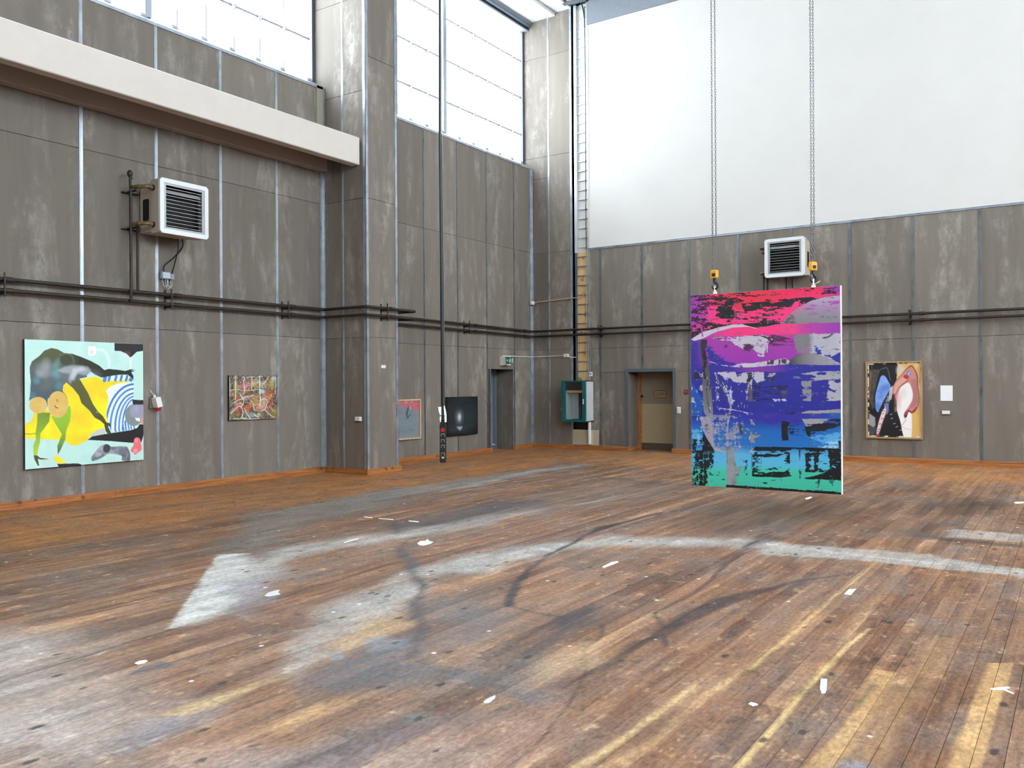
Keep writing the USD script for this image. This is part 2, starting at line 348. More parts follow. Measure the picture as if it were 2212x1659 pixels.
# lintel and soffits above the windows
lt = structure('trim_1')
for a, b in BAYS[1:]:
    obj('lintel_beam', BOX(XW+0.05, XL+0.02, a+0.004, b-0.004, 10.74, 10.82), DSTEEL, lt)
    obj('lintel_flange', BOX(XW+0.05, XL-0.06, a+0.004, b-0.004, 10.66, 10.70).box(XL-0.02, XL+0.02, a+0.004, b-0.004, 10.82, 10.87), GREYP, lt)
obj('soffit', BOX(XL-0.012, -10.96, YP1+0.01, YB-0.002, 10.862, ZC), SOFFIT, lt)
obj('soffit', BOX(-10.955, -10.49, YP1+0.01, YB-0.002, 10.94, ZC), SOFFIT, lt)
obj('soffit', BOX(XL-0.012, -10.96, BAYS[1][0]+0.01, YP0-0.012, 10.862, ZC), SOFFIT, lt)
obj('soffit', BOX(-10.955, -10.49, BAYS[1][0]+0.01, YP0-0.012, 10.94, ZC), SOFFIT, lt)

# ---- back wall
wb = structure('wall_back')
SL0, SL1 = -10.50, -10.05          # slot that holds the cable tray
cb = MB()
D0, D1, DH = DOORB_
Y2 = YB+0.014
cb.box(-12.03, SL0, Y2, YB+1.1, -0.05, ZC+0.2).box(SL0, SL1, YB+0.12, YB+1.1, -0.05, ZC+0.2)
cb.box(SL1, D0, Y2, YB+1.1, -0.05, ZC+0.2).box(D1, XR+0.3, Y2, YB+1.1, -0.05, ZC+0.2).box(D0, D1, Y2, YB+1.1, DH, ZC+0.2)
cb.box(D0-0.02, D1+0.2, YB+0.70, YB+1.1, -0.05, DH+0.1)
obj('wall_core', cb, CORE, wb)
ROWB = [0.0, 2.475, 4.905]
studsB = [SL1, -9.73, -8.628, -7.452, -6.297, -5.129, -3.957, -2.775, -1.60, -0.43, 0.74, 1.91, 3.08, 4.25, 5.42, 6.59, 7.76, XR]
for a, b in zip(studsB[:-1], studsB[1:]):
    for z0, z1 in zip(ROWB[:-1], ROWB[1:]):
        if z0 == 0 and a < D1 and b > D0:
            if a < D0-0.01: panel_y(wb, YB, -1, a, D0, z0, DH)
            if b > D1+0.01: panel_y(wb, YB, -1, D1, b, z0, DH)
            panel_y(wb, YB, -1, a, b, DH, z1); continue
        panel_y(wb, YB, -1, a, b, z0, z1)
for s in studsB[1:-1]:
    strip_profile(wb, 'y', YB, s, DH+0.1 if D0 < s < D1 else 0.0, 4.89, side=-1, m_=STEEL_SHADED)
strip_profile(wb, 'y', YB, SL1+0.02, 0.45, 4.89, w=0.04, t=0.01, side=-1)
zs = [0.0, 2.475, 4.93, 7.375, 9.915, 11.0]
for a, b in ((XL+0.01, -11.18), (-11.18, SL0)):
    for z0, z1 in zip(zs[:-1], zs[1:]): panel_y(wb, YB, -1, a - (0.33 if z1 > 7.2 and a < -11.5 else 0), b, max(z0, ZS-0.3) if z1 > 7.2 and a < -11.5 and z0 < 7.2 else z0, z1)
panel_y(wb, YB, -1, XL+0.01, -11.18, 4.93, ZS-0.3)
strip_profile(wb, 'y', YB, -11.18, 0.0, 11.0, w=0.045, t=0.008, side=-1)
obj('corner_angle', BOX(SL0-0.055, SL0, YB-0.012, YB, 0.1, 11.0).box(SL0-0.006, SL0, YB, YB+0.11, 0.1, 11.0), STEEL, wb)
obj('white_board', RB(SL1+0.005, XR, YB-0.004, Y2, 4.93, 10.41, b=0.002), WHITE, wb)
obj('board_edge', BOX(SL1+0.004, SL1+0.035, YB-0.014, YB-0.004, 4.93, 10.41), plain('board_edge', (0.6, 0.52, 0.48), 0.7), wb)
obj('top_strip', BOX(SL1, XR, YB-0.016, YB, 4.895, 4.935).box(SL1, XR, YB-0.03, YB, 4.927, 4.935), STEEL, wb)
obj('ring_beam', BOX(SL1+0.005, XR, YB-0.03, Y2, 10.412, ZC), GREYP, wb)

# ---- right and front walls (outside the picture), ceiling
wr = structure('wall_right')
m = MB().box(XR, XR+0.3, YF-0.3, YB+1.1, -0.05, RW0).box(XR, XR+0.3, YF-0.3, YB+1.1, RW1, ZC+0.2)
for k in range(5): m.box(XR, XR+0.3, YF-0.3+k*6.6, YF+0.5+k*6.6, RW0, RW1)
obj('wall_core', m, WHITE, wr)
wf = structure('wall_front')
obj('wall_core', BOX(-12.5, XR+0.3, YF-0.3, YF, 4.9, ZC+0.2), WHITE, wf)
obj('wall_lower', BOX(-12.5, XR+0.3, YF-0.3, YF, -0.05, 4.9), PANEL, wf)
w4 = structure('window_4')
for k in range(4):
    y0 = YF+0.5+k*6.6; y1 = y0+5.8
    for j in range(6):
        obj('pane', BOX(XR+0.14, XR+0.15, y0+j*(y1-y0)/6+0.01, y0+(j+1)*(y1-y0)/6-0.01, RW0, RW1), GLASS, w4)
        if j: obj('glazing_bar', BOX(XR+0.11, XR+0.18, y0+j*(y1-y0)/6-0.015, y0+j*(y1-y0)/6+0.015, RW0, RW1), ALU, w4)
ce = structure('ceiling')
obj('slab', BOX(-12.5, XR+0.3, YF-0.3, YB+1.1, ZC, ZC+0.2), SOFFIT, ce)

# ---- skirting boards
bl = structure('baseboard_left')
def skirt_x(x, y0, y1, parent=bl, h=0.105, t=0.028):
    obj('board', MB().prism([(x, 0.001), (x+t, 0.001), (x+t, h-0.012), (x+t-0.008, h), (x, h)], 1, y0, y1), SKIRT, parent)
def skirt_y(y, x0, x1, parent, h=0.105, t=0.028, s=-1):
    obj('board', MB().prism([(y, 0.001), (y+s*t, 0.001), (y+s*t, h-0.012), (y+s*(t-0.008), h), (y, h)], 0, x0, x1), SKIRTX, parent)
for a, b in ((4.0, 7.05), (7.053, 10.6), (10.603, YP0-0.03)): skirt_x(XL+0.013, a, b)
skirt_y(YP0-0.009, XL+0.013, XP+0.034, bl)
skirt_x(XP+0.006, YP0-0.009, YP1+0.06)
skirt_x(XL+0.013, YP1+0.02, 15.0); skirt_x(XL+0.013, 15.003, DOORL[0]+0.03); skirt_x(XL+0.013, DOORL[1]-0.02, YB-0.03)
bb = structure('baseboard_back')
for a, b in ((XL+0.042, SL0-0.0), (SL0+0.004, D0-0.0)): skirt_y(YB-0.013, a, b, bb)
for a, b in ((D1-0.03, -4.6), (-4.597, -0.9), (-0.897, 3.5), (3.503, XR)): skirt_y(YB-0.013, a, b, bb)
obj('board', BOX(D0-0.001, D0+0.027, YB-0.04, YB+0.50, 0.001, 0.105), SKIRT, bb)
obj('end_cap', BOX(SL0-0.008, SL0+0.012, YB-0.045, YB-0.012, 0.001, 0.12), plain('raw_wood', lin((170, 140, 104)), 0.6), bb)

# ---- doors
d1 = structure('door_1')
y0, y1, hh = DOORL
XD = -12.2
obj('leaf', BOX(XD-0.05, XD, y0, y1, 0.0, hh), DOORBL, d1)
obj('leaf_edge', BOX(XD, XD+0.012, y1-0.16, y1-0.06, 0.0, hh-0.06), DSTEEL, d1)
obj('reveal', BOX(XD, XL-0.001, y1-0.012, y1, 0.0, hh), PANEL, d1)
obj('reveal', BOX(XD, XL-0.001, y0, y0+0.012, 0.0, hh), PANEL, d1)
obj('reveal_head', BOX(XD, XL-0.001, y0+0.012, y1-0.012, hh-0.012, hh), DARK, d1)
for yy in (y0, y1): obj('edge_strip', BOX(XL-0.002, XL+0.010, yy-0.014, yy+0.014, 0.0, hh), STEEL, d1)
obj('knob', MB().cyl((XD+0.03, y1-0.22, 0.12), (1, 0, 0), 0.018, 0.05).ball((XD+0.06, y1-0.22, 0.12), 0.022), WPLAST, d1, smooth=40)
d2 = structure('door_2')
YD = YB+0.62
lf = obj('leaf', BOX(D0+0.02, D1+0.12, YD, YD+0.05, 0.0, DH+0.05), DOORB, d2)
obj('leaf_upper', BOX(D0+0.02, D1+0.12, YD-0.004, YD, 1.12, DH+0.04), DOORG, d2)
obj('kick_plate', BOX(D0+0.03, D1+0.1, YD-0.008, YD-0.003, 0.01, 0.17), DOORK, d2)
obj('jamb', BOX(D0-0.001, D0+0.014, YB, YB+0.50, 0.105, DH), PANEL, d2)
obj('jamb', BOX(D1-0.014, D1+0.001, YB, YB+0.60, 0.0, DH), PANEL, d2)
obj('lining', BOX(D0, D0+0.06, YB+0.50, YD, 0.0, DH), SKIRT, d2)
obj('head', BOX(D0+0.014, D1-0.014, YB, YD-0.01, DH-0.014, DH), DARK, d2)
obj('architrave', BOX(D0-0.075, D0+0.004, YB-0.014, YB, 0.0, DH+0.075), DSTEEL, d2)
obj('architrave', BOX(D1-0.004, D1+0.05, YB-0.014, YB, 0.0, DH+0.075), DSTEEL, d2)
obj('architrave', BOX(D0+0.004, D1-0.004, YB-0.014, YB, DH-0.004, DH+0.075), DSTEEL, d2)
obj('lock', MB().cyl((D0+0.075, YD-0.02, 1.3), (0, 1, 0), 0.035, 0.04).ball((D0+0.075, YD-0.05, 1.3), 0.022), BLACK, d2, smooth=40)
# ================================================================== floor boards
def floor_pt(px, py):
    d = CF + CR*(px-1106)/FPX - CU*(py-829.5)/FPX
    return (d*(-EYE/d[2]))[:2]
def FP(pts): return np.array([floor_pt(*p) for p in pts])
def seg_dist(P, a, b):
    ab = b-a; t = np.clip(((P-a) @ ab)/max(ab @ ab, 1e-12), 0, 1)
    return np.linalg.norm(P-a-t[:, None]*ab, axis=1), t
def inside(P, Q):
    c = np.zeros(len(P), bool); n = len(Q)
    for i in range(n):
        a, b = Q[i], Q[(i+1) % n]
        if a[1] == b[1]: continue
        k = ((a[1] > P[:, 1]) != (b[1] > P[:, 1])) & (P[:, 0] < (b[0]-a[0])*(P[:, 1]-a[1])/(b[1]-a[1])+a[0])
        c ^= k
    return c
def sstep(x): x = np.clip(x, 0, 1); return x*x*(3-2*x)
STAINS_SHEEN = []
SK = lambda c: 0.46 if sum(c) < 330 else 0.62 if sum(c) < 450 else 0.80
def area(pts, col, a=0.8, soft=0.1, clip=None): STAINS_SHEEN.append(('p', FP(pts), lin(col)*SK(col), a, soft, None if clip is None else FP(clip)))
def line(pts, col, w, a=0.85, soft=0.02): STAINS_SHEEN.append(('l', FP(pts), lin(col)*SK(col), a, soft, 0.5*np.asarray(np.broadcast_to(w, (len(pts),)), float)))
# worn and sprayed paint left on the boards, plus window sheen put into the colour (positions read off the floor itself)
area([(-400, 1380), (120, 1365), (215, 1372), (150, 1440), (260, 1470), (330, 1520), (380, 1560), (250, 1610), (140, 1659), (-400, 1659)], (214, 204, 198), 0.62, 0.35)  # milky window sheen on the near left floor, painted as pale haze
area([(300, 1659), (520, 1615), (800, 1600), (1000, 1640), (900, 1700), (300, 1720)], (206, 190, 186), 0.45, 0.3)  # same sheen along the near edge, also painted into the boards
area([(1000, 1560), (1180, 1500), (1250, 1560), (1120, 1640), (950, 1659)], (196, 164, 150), 0.4, 0.25)
line([(-60, 1492), (90, 1445), (200, 1412), (440, 1338), (600, 1292), (830, 1222), (1010, 1183)], (78, 60, 50), [.02, .02, .03, .025, .03, .03, .02], 0.75, 0.02)
CL = [(340, 1390), (470, 1197), (545, 1100), (2300, 900), (2300, 1700), (340, 1700)]
area([(470, 1190), (535, 1118), (660, 1098), (760, 1076), (880, 1060), (880, 1085), (720, 1118), (600, 1150), (600, 1172), (520, 1200)], (152, 150, 144), 0.75, 0.22, CL)
area([(395, 1200), (465, 1165), (520, 1165), (560, 1182), (470, 1199)], (138, 130, 120), 0.6, 0.14)
area([(560, 1190), (700, 1168), (770, 1168), (640, 1205), (540, 1222)], (128, 122, 120), 0.75, 0.16)
area([(345, 1366), (440, 1215), (470, 1192), (525, 1196), (545, 1218), (565, 1240), (540, 1268), (500, 1290), (500, 1325), (440, 1345)], (222, 221, 216), 0.97, 0.10, [(360, 1358), (469, 1197), (700, 1190), (700, 1300), (540, 1332), (420, 1352)])
area([(470, 1290), (560, 1235), (620, 1215), (600, 1250), (560, 1300), (520, 1325)], (172, 170, 178), 0.8, 0.16)
area([(500, 1310), (560, 1280), (560, 1330), (520, 1345)], (150, 142, 140), 0.6, 0.16)
line([(545, 1240), (620, 1200), (700, 1178), (780, 1165), (850, 1156), (950, 1140), (1060, 1120), (1160, 1100)], (204, 198, 192), [.4, .44, .44, .42, .44, .44, .36, .2], 0.75, 0.18)
line([(540, 1116), (640, 1100), (760, 1080), (850, 1064), (950, 1052), (1080, 1030), (1200, 1012), (1260, 1004)], (158, 160, 158), [.2, .3, .6, .8, .8, .6, .5, .3], 0.7, 0.2)
line([(955, 1062), (1010, 1050), (1080, 1035)], (196, 198, 198), [.04, .07, .04], 0.8, 0.08)
line([(1080, 1030), (1150, 1018), (1240, 1008)], (196, 200, 202), [.06, .16, .1], 0.8, 0.14)
area([(640, 1168), (800, 1128), (850, 1125), (850, 1150), (760, 1160), (700, 1176)], (150, 132, 118), 0.3, 0.2)
area([(850, 1133), (880, 1124), (1000, 1095), (1120, 1076), (1200, 1085), (1150, 1100), (1020, 1126), (940, 1138), (852, 1150)], (102, 102, 106), 0.88, 0.28)
area([(842, 1123), (862, 1126), (862, 1154), (852, 1152)], (96, 98, 104), 0.8, 0.03)
area([(1000, 1110), (1130, 1085), (1240, 1060), (1360, 1040), (1500, 1046), (1400, 1080), (1180, 1110)], (126, 118, 112), 0.5, 0.45)
line([(1300, 1030), (1360, 1038), (1420, 1046)], (92, 92, 98), [.15, .3, .15], 0.6, 0.2)
line([(1200, 1060), (1280, 1052)], (96, 92, 92), [.15, .1], 0.6, 0.15)
line([(1240, 1092), (1300, 1080), (1330, 1072)], (188, 192, 190), [.03, .05, .03], 0.8, 0.04)
area([(600, 1448), (640, 1385), (700, 1320), (800, 1272), (880, 1240), (894, 1260), (892, 1320), (840, 1340), (760, 1385), (690, 1420), (640, 1465)], (190, 188, 184), 0.66, 0.16)
area([(700, 1395), (790, 1350), (885, 1320), (888, 1352), (800, 1380), (740, 1410)], (216, 178, 132), 0.6, 0.06)
area([(720, 1425), (800, 1385), (880, 1362), (912, 1370), (920, 1430), (1000, 1452), (1180, 1492), (1150, 1505), (1000, 1478), (880, 1480), (760, 1492), (640, 1500)], (116, 117, 121), 0.9, 0.14)
area([(776, 1382), (800, 1376), (876, 1382), (868, 1398), (800, 1410)], (146, 152, 158), 0.8, 0.04)
area([(708, 1408), (738, 1408), (744, 1422), (712, 1430)], (150, 155, 160), 0.9, 0.02)
area([(930, 1300), (1060, 1288), (1100, 1320), (1040, 1390), (930, 1420)], (138, 137, 139), 0.75, 0.3)
line([(920, 1240), (1000, 1222), (1100, 1196), (1200, 1180), (1320, 1170), (1480, 1171), (1640, 1175), (1760, 1188)], (204, 204, 200), [.3, .55, .5, .4, .4, .4, .34, .24], 0.72, 0.2)
area([(850, 1182), (872, 1186), (900, 1212), (913, 1250), (916, 1420), (888, 1428), (893, 1335), (896, 1262), (878, 1232), (858, 1204)], (106, 106, 112), 0.9, 0.045)
line([(1170, 1184), (1200, 1192)], (206, 220, 222), [.06, .08], 0.9, 0.03)
area([(1640, 1168), (1760, 1178), (1930, 1192), (2018, 1199), (2028, 1206), (2230, 1231), (2230, 1247), (2000, 1226), (1800, 1206), (1640, 1198)], (190, 184, 176), 0.82, 0.05)
line([(1640, 1173), (1810, 1194), (2010, 1216), (2230, 1238)], (232, 226, 218), .018, 0.95, 0.015)
area([(2058, 1142), (2230, 1156), (2230, 1172), (2040, 1160)], (190, 178, 170), 0.8, 0.05)
line([(1990, 1158), (2080, 1168), (2230, 1182)], (82, 80, 84), [.1, .16, .18], 0.8, 0.12)
area([(1980, 1090), (2100, 1075), (2180, 1085), (2100, 1110), (2000, 1112)], (78, 70, 66), 0.75, 0.35)
area([(1500, 1100), (1700, 1075), (1860, 1080), (1800, 1120), (1600, 1150), (1480, 1140)], (92, 84, 78), 0.6, 0.5)
area([(1960, 1130), (2030, 1120), (2040, 1160), (1980, 1165)], (78, 76, 80), 0.7, 0.2)
line([(1470, 1100), (1390, 1116), (1310, 1139), (1262, 1158), (1230, 1176), (1180, 1202), (1140, 1232), (1113, 1265), (1101, 1290), (1101, 1308)], (62, 62, 76), [.03, .07, .11, .06, .05, .06, .07, .08, .085, .085], 0.95, 0.02)
line([(1104, 1310), (1150, 1323), (1215, 1333)], (84, 74, 72), [.035, .025, .03], 0.85, 0.02)
area([(1215, 1332), (1245, 1311), (1290, 1314), (1276, 1345), (1232, 1360), (1180, 1400), (1130, 1440), (1096, 1452), (1180, 1375)], (84, 84, 96), 0.9, 0.08)
area([(1060, 1440), (1160, 1420), (1250, 1430), (1220, 1480), (1120, 1500)], (128, 124, 122), 0.6, 0.2)
line([(1215, 1484), (1310, 1436), (1430, 1364), (1500, 1326), (1560, 1300), (1620, 1282), (1720, 1256), (1850, 1238)], (76, 66, 70), [.04, .07, .10, .17, .2, .12, .04, .03], 0.85, 0.03)
line([(1298, 1350), (1297, 1376), (1262, 1405), (1264, 1450), (1256, 1480), (1228, 1522), (1170, 1600), (1095, 1659)], (92, 76, 72), [.035, .03, .025, .025, .025, .02, .02, .018], 0.85, 0.012)
line([(1656, 1118), (1652, 1148), (1610, 1185), (1500, 1282), (1420, 1320), (1412, 1326), (1434, 1358), (1438, 1395)], (88, 78, 78), [.04, .05, .06, .035, .03, .03, .045, .035], 0.85, 0.015)
line([(1620, 1175), (1670, 1162)], (66, 66, 76), [.12, .14], 0.7, 0.1)
area([(620, 1640), (760, 1570), (900, 1545), (1080, 1524), (960, 1590), (760, 1659), (520, 1690)], (136, 124, 126), 0.7, 0.1)
area([(230, 1600), (310, 1560), (430, 1540), (400, 1580), (280, 1620)], (158, 156, 166), 0.7, 0.1)
line([(235, 1628), (290, 1612), (360, 1588)], (224, 208, 200), [.014, .012, .01], 0.9, 0.008)
area([(270, 1460), (310, 1440), (345, 1428), (385, 1434), (372, 1442), (330, 1446), (290, 1458)], (110, 114, 118), 0.9, 0.015)
area([(870, 1545), (930, 1540), (925, 1560), (880, 1565)], (138, 148, 138), 0.7, 0.03)
area([(2130, 1560), (2090, 1600), (2060, 1595), (2090, 1560)], (132, 134, 112), 0.5, 0.03)
area([(1812, 1640), (1880, 1650), (1872, 1680), (1800, 1680)], (160, 164, 178), 0.7, 0.04)
# bare pale wood showing along some boards
Y_ = (240, 204, 142)
line([(1590, 1659), (1640, 1605), (1684, 1560), (1722, 1510), (1776, 1452), (1832, 1396), (1878, 1358)], Y_, [.034, .034, .036, .026, .036, .026, .026], 0.95, 0.012)
line([(1618, 1446), (1680, 1395), (1742, 1345), (1800, 1292), (1845, 1255), (1892, 1216)], (236, 196, 134), [.03, .03, .026, .02, .02, .014], 0.9, 0.012)
line([(1240, 1659), (1330, 1606), (1420, 1541), (1500, 1482)], (230, 196, 140), [.05, .035, .04, .03], 0.8, 0.02)
line([(1300, 1659), (1420, 1590), (1500, 1520), (1600, 1450)], (222, 180, 132), [.07, .06, .05, .03], 0.5, 0.03)
area([(1736, 1659), (1820, 1570), (1886, 1444), (1938, 1454), (1882, 1560), (1812, 1659)], (216, 172, 116), 0.72, 0.012)
line([(1835, 1540), (1888, 1480)], (120, 100, 84), .03, 0.7, 0.01)
area([(2040, 1668), (2134, 1432), (2190, 1432), (2112, 1668)], (222, 176, 120), 0.85, 0.008)
area([(2012, 1395), (2022, 1372), (2026, 1374), (2004, 1404)], (232, 196, 150), 0.8, 0.01)
area([(330, 1546), (470, 1500), (560, 1474), (620, 1462), (540, 1494), (400, 1548)], (226, 196, 144), 0.7, 0.03)
area([(590, 1560), (680, 1520), (740, 1516), (690, 1548), (610, 1572)], (224, 182, 130), 0.6, 0.08)
area([(1150, 1432), (1230, 1405), (1330, 1390), (1260, 1440), (1180, 1460)], (216, 180, 140), 0.5, 0.12)
line([(1880, 1640), (1980, 1480), (2040, 1380)], (208, 164, 116), [.1, .12, .1], 0.4, 0.03)
for (a, b, w) in (((60, 1345), (110, 1335), .08), ((640, 1358), (700, 1340), .06), ((600, 1366), (640, 1358), .05), ((380, 1300), (420, 1292), .05), ((620, 1660), (760, 1612), .07), ((880, 1520), (940, 1505), .05), ((1820, 1425), (1920, 1435), .1), ((1700, 1500), (1740, 1490), .06), ((1960, 1486), (2020, 1490), .04), ((2150, 1545), (2170, 1552), .04), ((100, 1300), (250, 1262), .05), ((150, 1118), (300, 1100), .12)):
    line([a, b], (70, 62, 60), w, 0.5, 0.06)

NOISE = lambda P, s, k: meshkit.fbm(np.c_[P*s, np.full(len(P), k)]) if hasattr(meshkit, 'fbm') else meshkit.noise(np.c_[P*s, np.full(len(P), k)])
def stain_sheen_at(P):
    col = np.tile(lin((120, 90, 70)), (len(P), 1)); al = np.zeros(len(P))
    wob = np.c_[meshkit.noise(np.c_[P*3.0, np.zeros(len(P))]), meshkit.noise(np.c_[P*3.0, np.full(len(P), 9.0)])]-0.5
    fine = meshkit.noise(np.c_[P*np.array([22.0, 5.0]), np.full(len(P), 4.0)])-0.5
    for kind, Q, c, a, soft, ex in STAINS_SHEEN:
        pad = soft*2+0.35
        sel = np.flatnonzero((P[:, 0] > Q[:, 0].min()-pad) & (P[:, 0] < Q[:, 0].max()+pad) & (P[:, 1] > Q[:, 1].min()-pad) & (P[:, 1] < Q[:, 1].max()+pad))
        if not len(sel): continue
        p = P[sel] + wob[sel]*min(soft*1.2, 0.25) + fine[sel, None]*min(soft, 0.06)
        if kind == 'p':
            d = np.full(len(p), 1e9)
            for i in range(len(Q)): d = np.minimum(d, seg_dist(p, Q[i], Q[(i+1) % len(Q)])[0])
            d = np.where(inside(p, Q), d, -d); m = sstep(0.5 + d/(2*soft))
            if ex is not None: m = m*inside(P[sel], ex)
        else:
            m = np.zeros(len(p))
            for i in range(len(Q)-1):
                dd, t = seg_dist(p, Q[i], Q[i+1]); w = ex[i]*(1-t)+ex[i+1]*t
                m = np.maximum(m, sstep(0.5 + (w-dd)/(2*soft)))
        m = m*a
        A = al[sel]; out = m + A*(1-m)
        k = np.where(out > 1e-6, m/np.maximum(out, 1e-6), 0)[:, None]
        col[sel] = col[sel]*(1-k) + c*k; al[sel] = out
    return col, al

def floor_material():
    n = {'g': ('geometry', {}), 't': ('attribute', {'attribute': 'tint'}), 's': ('attribute', {'attribute': 'stain_sheen'}), 'sa': ('attribute', {'attribute': 'stain_sheen_a'}),
         'm1': ('mapping', {'scale': (13.0, 0.8, 1.0)}), 'n1': ('noise_texture', {'scale': 1.0, 'detail': 6.0, 'roughness': 0.62, 'distortion': 0.5}),
         'm2': ('mapping', {'scale': (120.0, 5.0, 1.0)}), 'n2': ('noise_texture', {'scale': 1.0, 'detail': 3.0, 'roughness': 0.6}),
         'm3': ('mapping', {'scale': (1.5, 0.9, 1.0)}), 'n3': ('noise_texture', {'scale': 1.0, 'detail': 8.0, 'roughness': 0.7}),
         'm4': ('mapping', {'scale': (9.0, 5.0, 1.0)}), 'n4': ('noise_texture', {'scale': 1.0, 'detail': 6.0, 'roughness': 0.7}),
         'm5': ('mapping', {'scale': (42.0, 22.0, 1.0)}), 'n5': ('noise_texture', {'scale': 1.0, 'detail': 5.0, 'roughness': 0.72}), 'mo': ('map_range', {'from_min': 0.3, 'from_max': 0.7, 'to_min': 0.58, 'to_max': 1.42}), 'moc': ('combine_color', {}), 'mox': ('mix', {'mix_type': 'multiply', 'fac': 1.0}),
         'ez': ('map_range', {'from_min': 14.4, 'from_max': 16.2, 'to_min': 0.0, 'to_max': 0.7, 'clamp': True}), 'ee': ('math', {'math_type': 'maximum'}),
         'tg': ('math', {'math_type': 'multiply_add', 'value2': 1.15}), 'tk': ('math', {'math_type': 'multiply_add', 'value2': 0.40, 'value3': -0.37}),
         'wood': ('rgb_ramp', {'ramp': [(0.0, tuple(lin((76, 52, 42)))), (0.3, tuple(lin((118, 82, 60)))), (0.55, tuple(lin((150, 110, 82)))), (0.8, tuple(lin((186, 146, 108)))), (1.0, tuple(lin((210, 174, 128))))]}),
         'fg': ('map_range', {'from_min': 0.3, 'from_max': 0.7, 'to_min': 0.86, 'to_max': 1.12}), 'fc': ('combine_color', {}), 'wf': ('mix', {'mix_type': 'multiply', 'fac': 1.0}),
         'sx': ('separate_xyz', {}), 'ed': ('map_range', {'from_min': -8.3, 'from_max': -9.2, 'to_min': 0.0, 'to_max': 0.78, 'clamp': True}),
         'or': ('mix', {'color2': tuple(lin((188, 124, 68)))}),
         'cx': ('math', {'math_type': 'multiply_add', 'value2': 1/0.118, 'value3': 12.2/0.118}), 'cfx': ('math', {'math_type': 'floor'}), 'cy0': ('math', {'math_type': 'multiply', 'value2': 9.0}), 'cy': ('math', {'math_type': 'multiply_add', 'value2': 1.9}), 'cfy': ('math', {'math_type': 'floor'}), 'cv': ('combine_xyz', {}), 'wn': ('white_noise_texture', {'dimensions': '2D'}), 'wr': ('map_range', {'from_min': 0.0, 'from_max': 1.0, 'to_min': 0.86, 'to_max': 1.14}), 'mo2': ('math', {'math_type': 'multiply'}),
         'gr': ('map_range', {'from_min': 0.44, 'from_max': 0.68, 'to_min': 0.0, 'to_max': 0.68, 'clamp': True}), 'gx': ('mix', {'color2': tuple(lin((126, 116, 110)))}),
         'dk': ('map_range', {'from_min': 0.56, 'from_max': 0.68, 'to_min': 0.0, 'to_max': 0.62, 'clamp': True}), 'dx': ('mix', {'color2': tuple(lin((58, 52, 50)))}),
         'lt': ('map_range', {'from_min': 0.43, 'from_max': 0.31, 'to_min': 0.0, 'to_max': 0.6, 'clamp': True}), 'lx': ('mix', {'color2': tuple(lin((214, 176, 136)))}),
         'v': ('voronoi_texture', {'scale': 5.0}), 'vd': ('map_range', {'from_min': 0.10, 'from_max': 0.06, 'to_min': 0.0, 'to_max': 1.0, 'clamp': True}), 'vs': ('separate_color', {}),
         'vq': ('math', {'math_type': 'greater_than', 'value2': 0.80}), 'vm': ('math', {'math_type': 'multiply'}), 'vx': ('mix', {'color2': tuple(lin((226, 220, 214)))}),
         'wv': ('mix_vector', {'fac': 0.28, 'use_clamp': True}), 'w': ('voronoi_texture', {'scale': 1.3}), 'wd': ('map_range', {'from_min': 0.22, 'from_max': 0.12, 'to_min': 0.0, 'to_max': 0.85, 'clamp': True}), 'ws': ('separate_color', {}),
         'wq': ('math', {'math_type': 'greater_than', 'value2': 0.80}), 'wm': ('math', {'math_type': 'multiply'}), 'wx': ('mix', {'color2': tuple(lin((50, 46, 46)))}),
         'sn': ('map_range', {'from_min': 0.3, 'from_max': 0.62, 'to_min': 1.2, 'to_max': 0.62}), 'sm': ('math', {'math_type': 'multiply', 'use_clamp': True}),
         'stx': ('mix', {}), 'rr': ('map_range', {'from_min': 0.35, 'from_max': 0.65, 'to_min': 0.5, 'to_max': 0.72}),
         'b': ('bump', {'strength': 0.12, 'distance': 0.004}), 'p': ('principled_bsdf', {'specular_ior_level': 0.22})}
    l = [('g.position', f'm{k}.vector') for k in (1, 2, 3, 4, 5)] + [(f'm{k}.vector', f'n{k}.vector') for k in (1, 2, 3, 4, 5)]
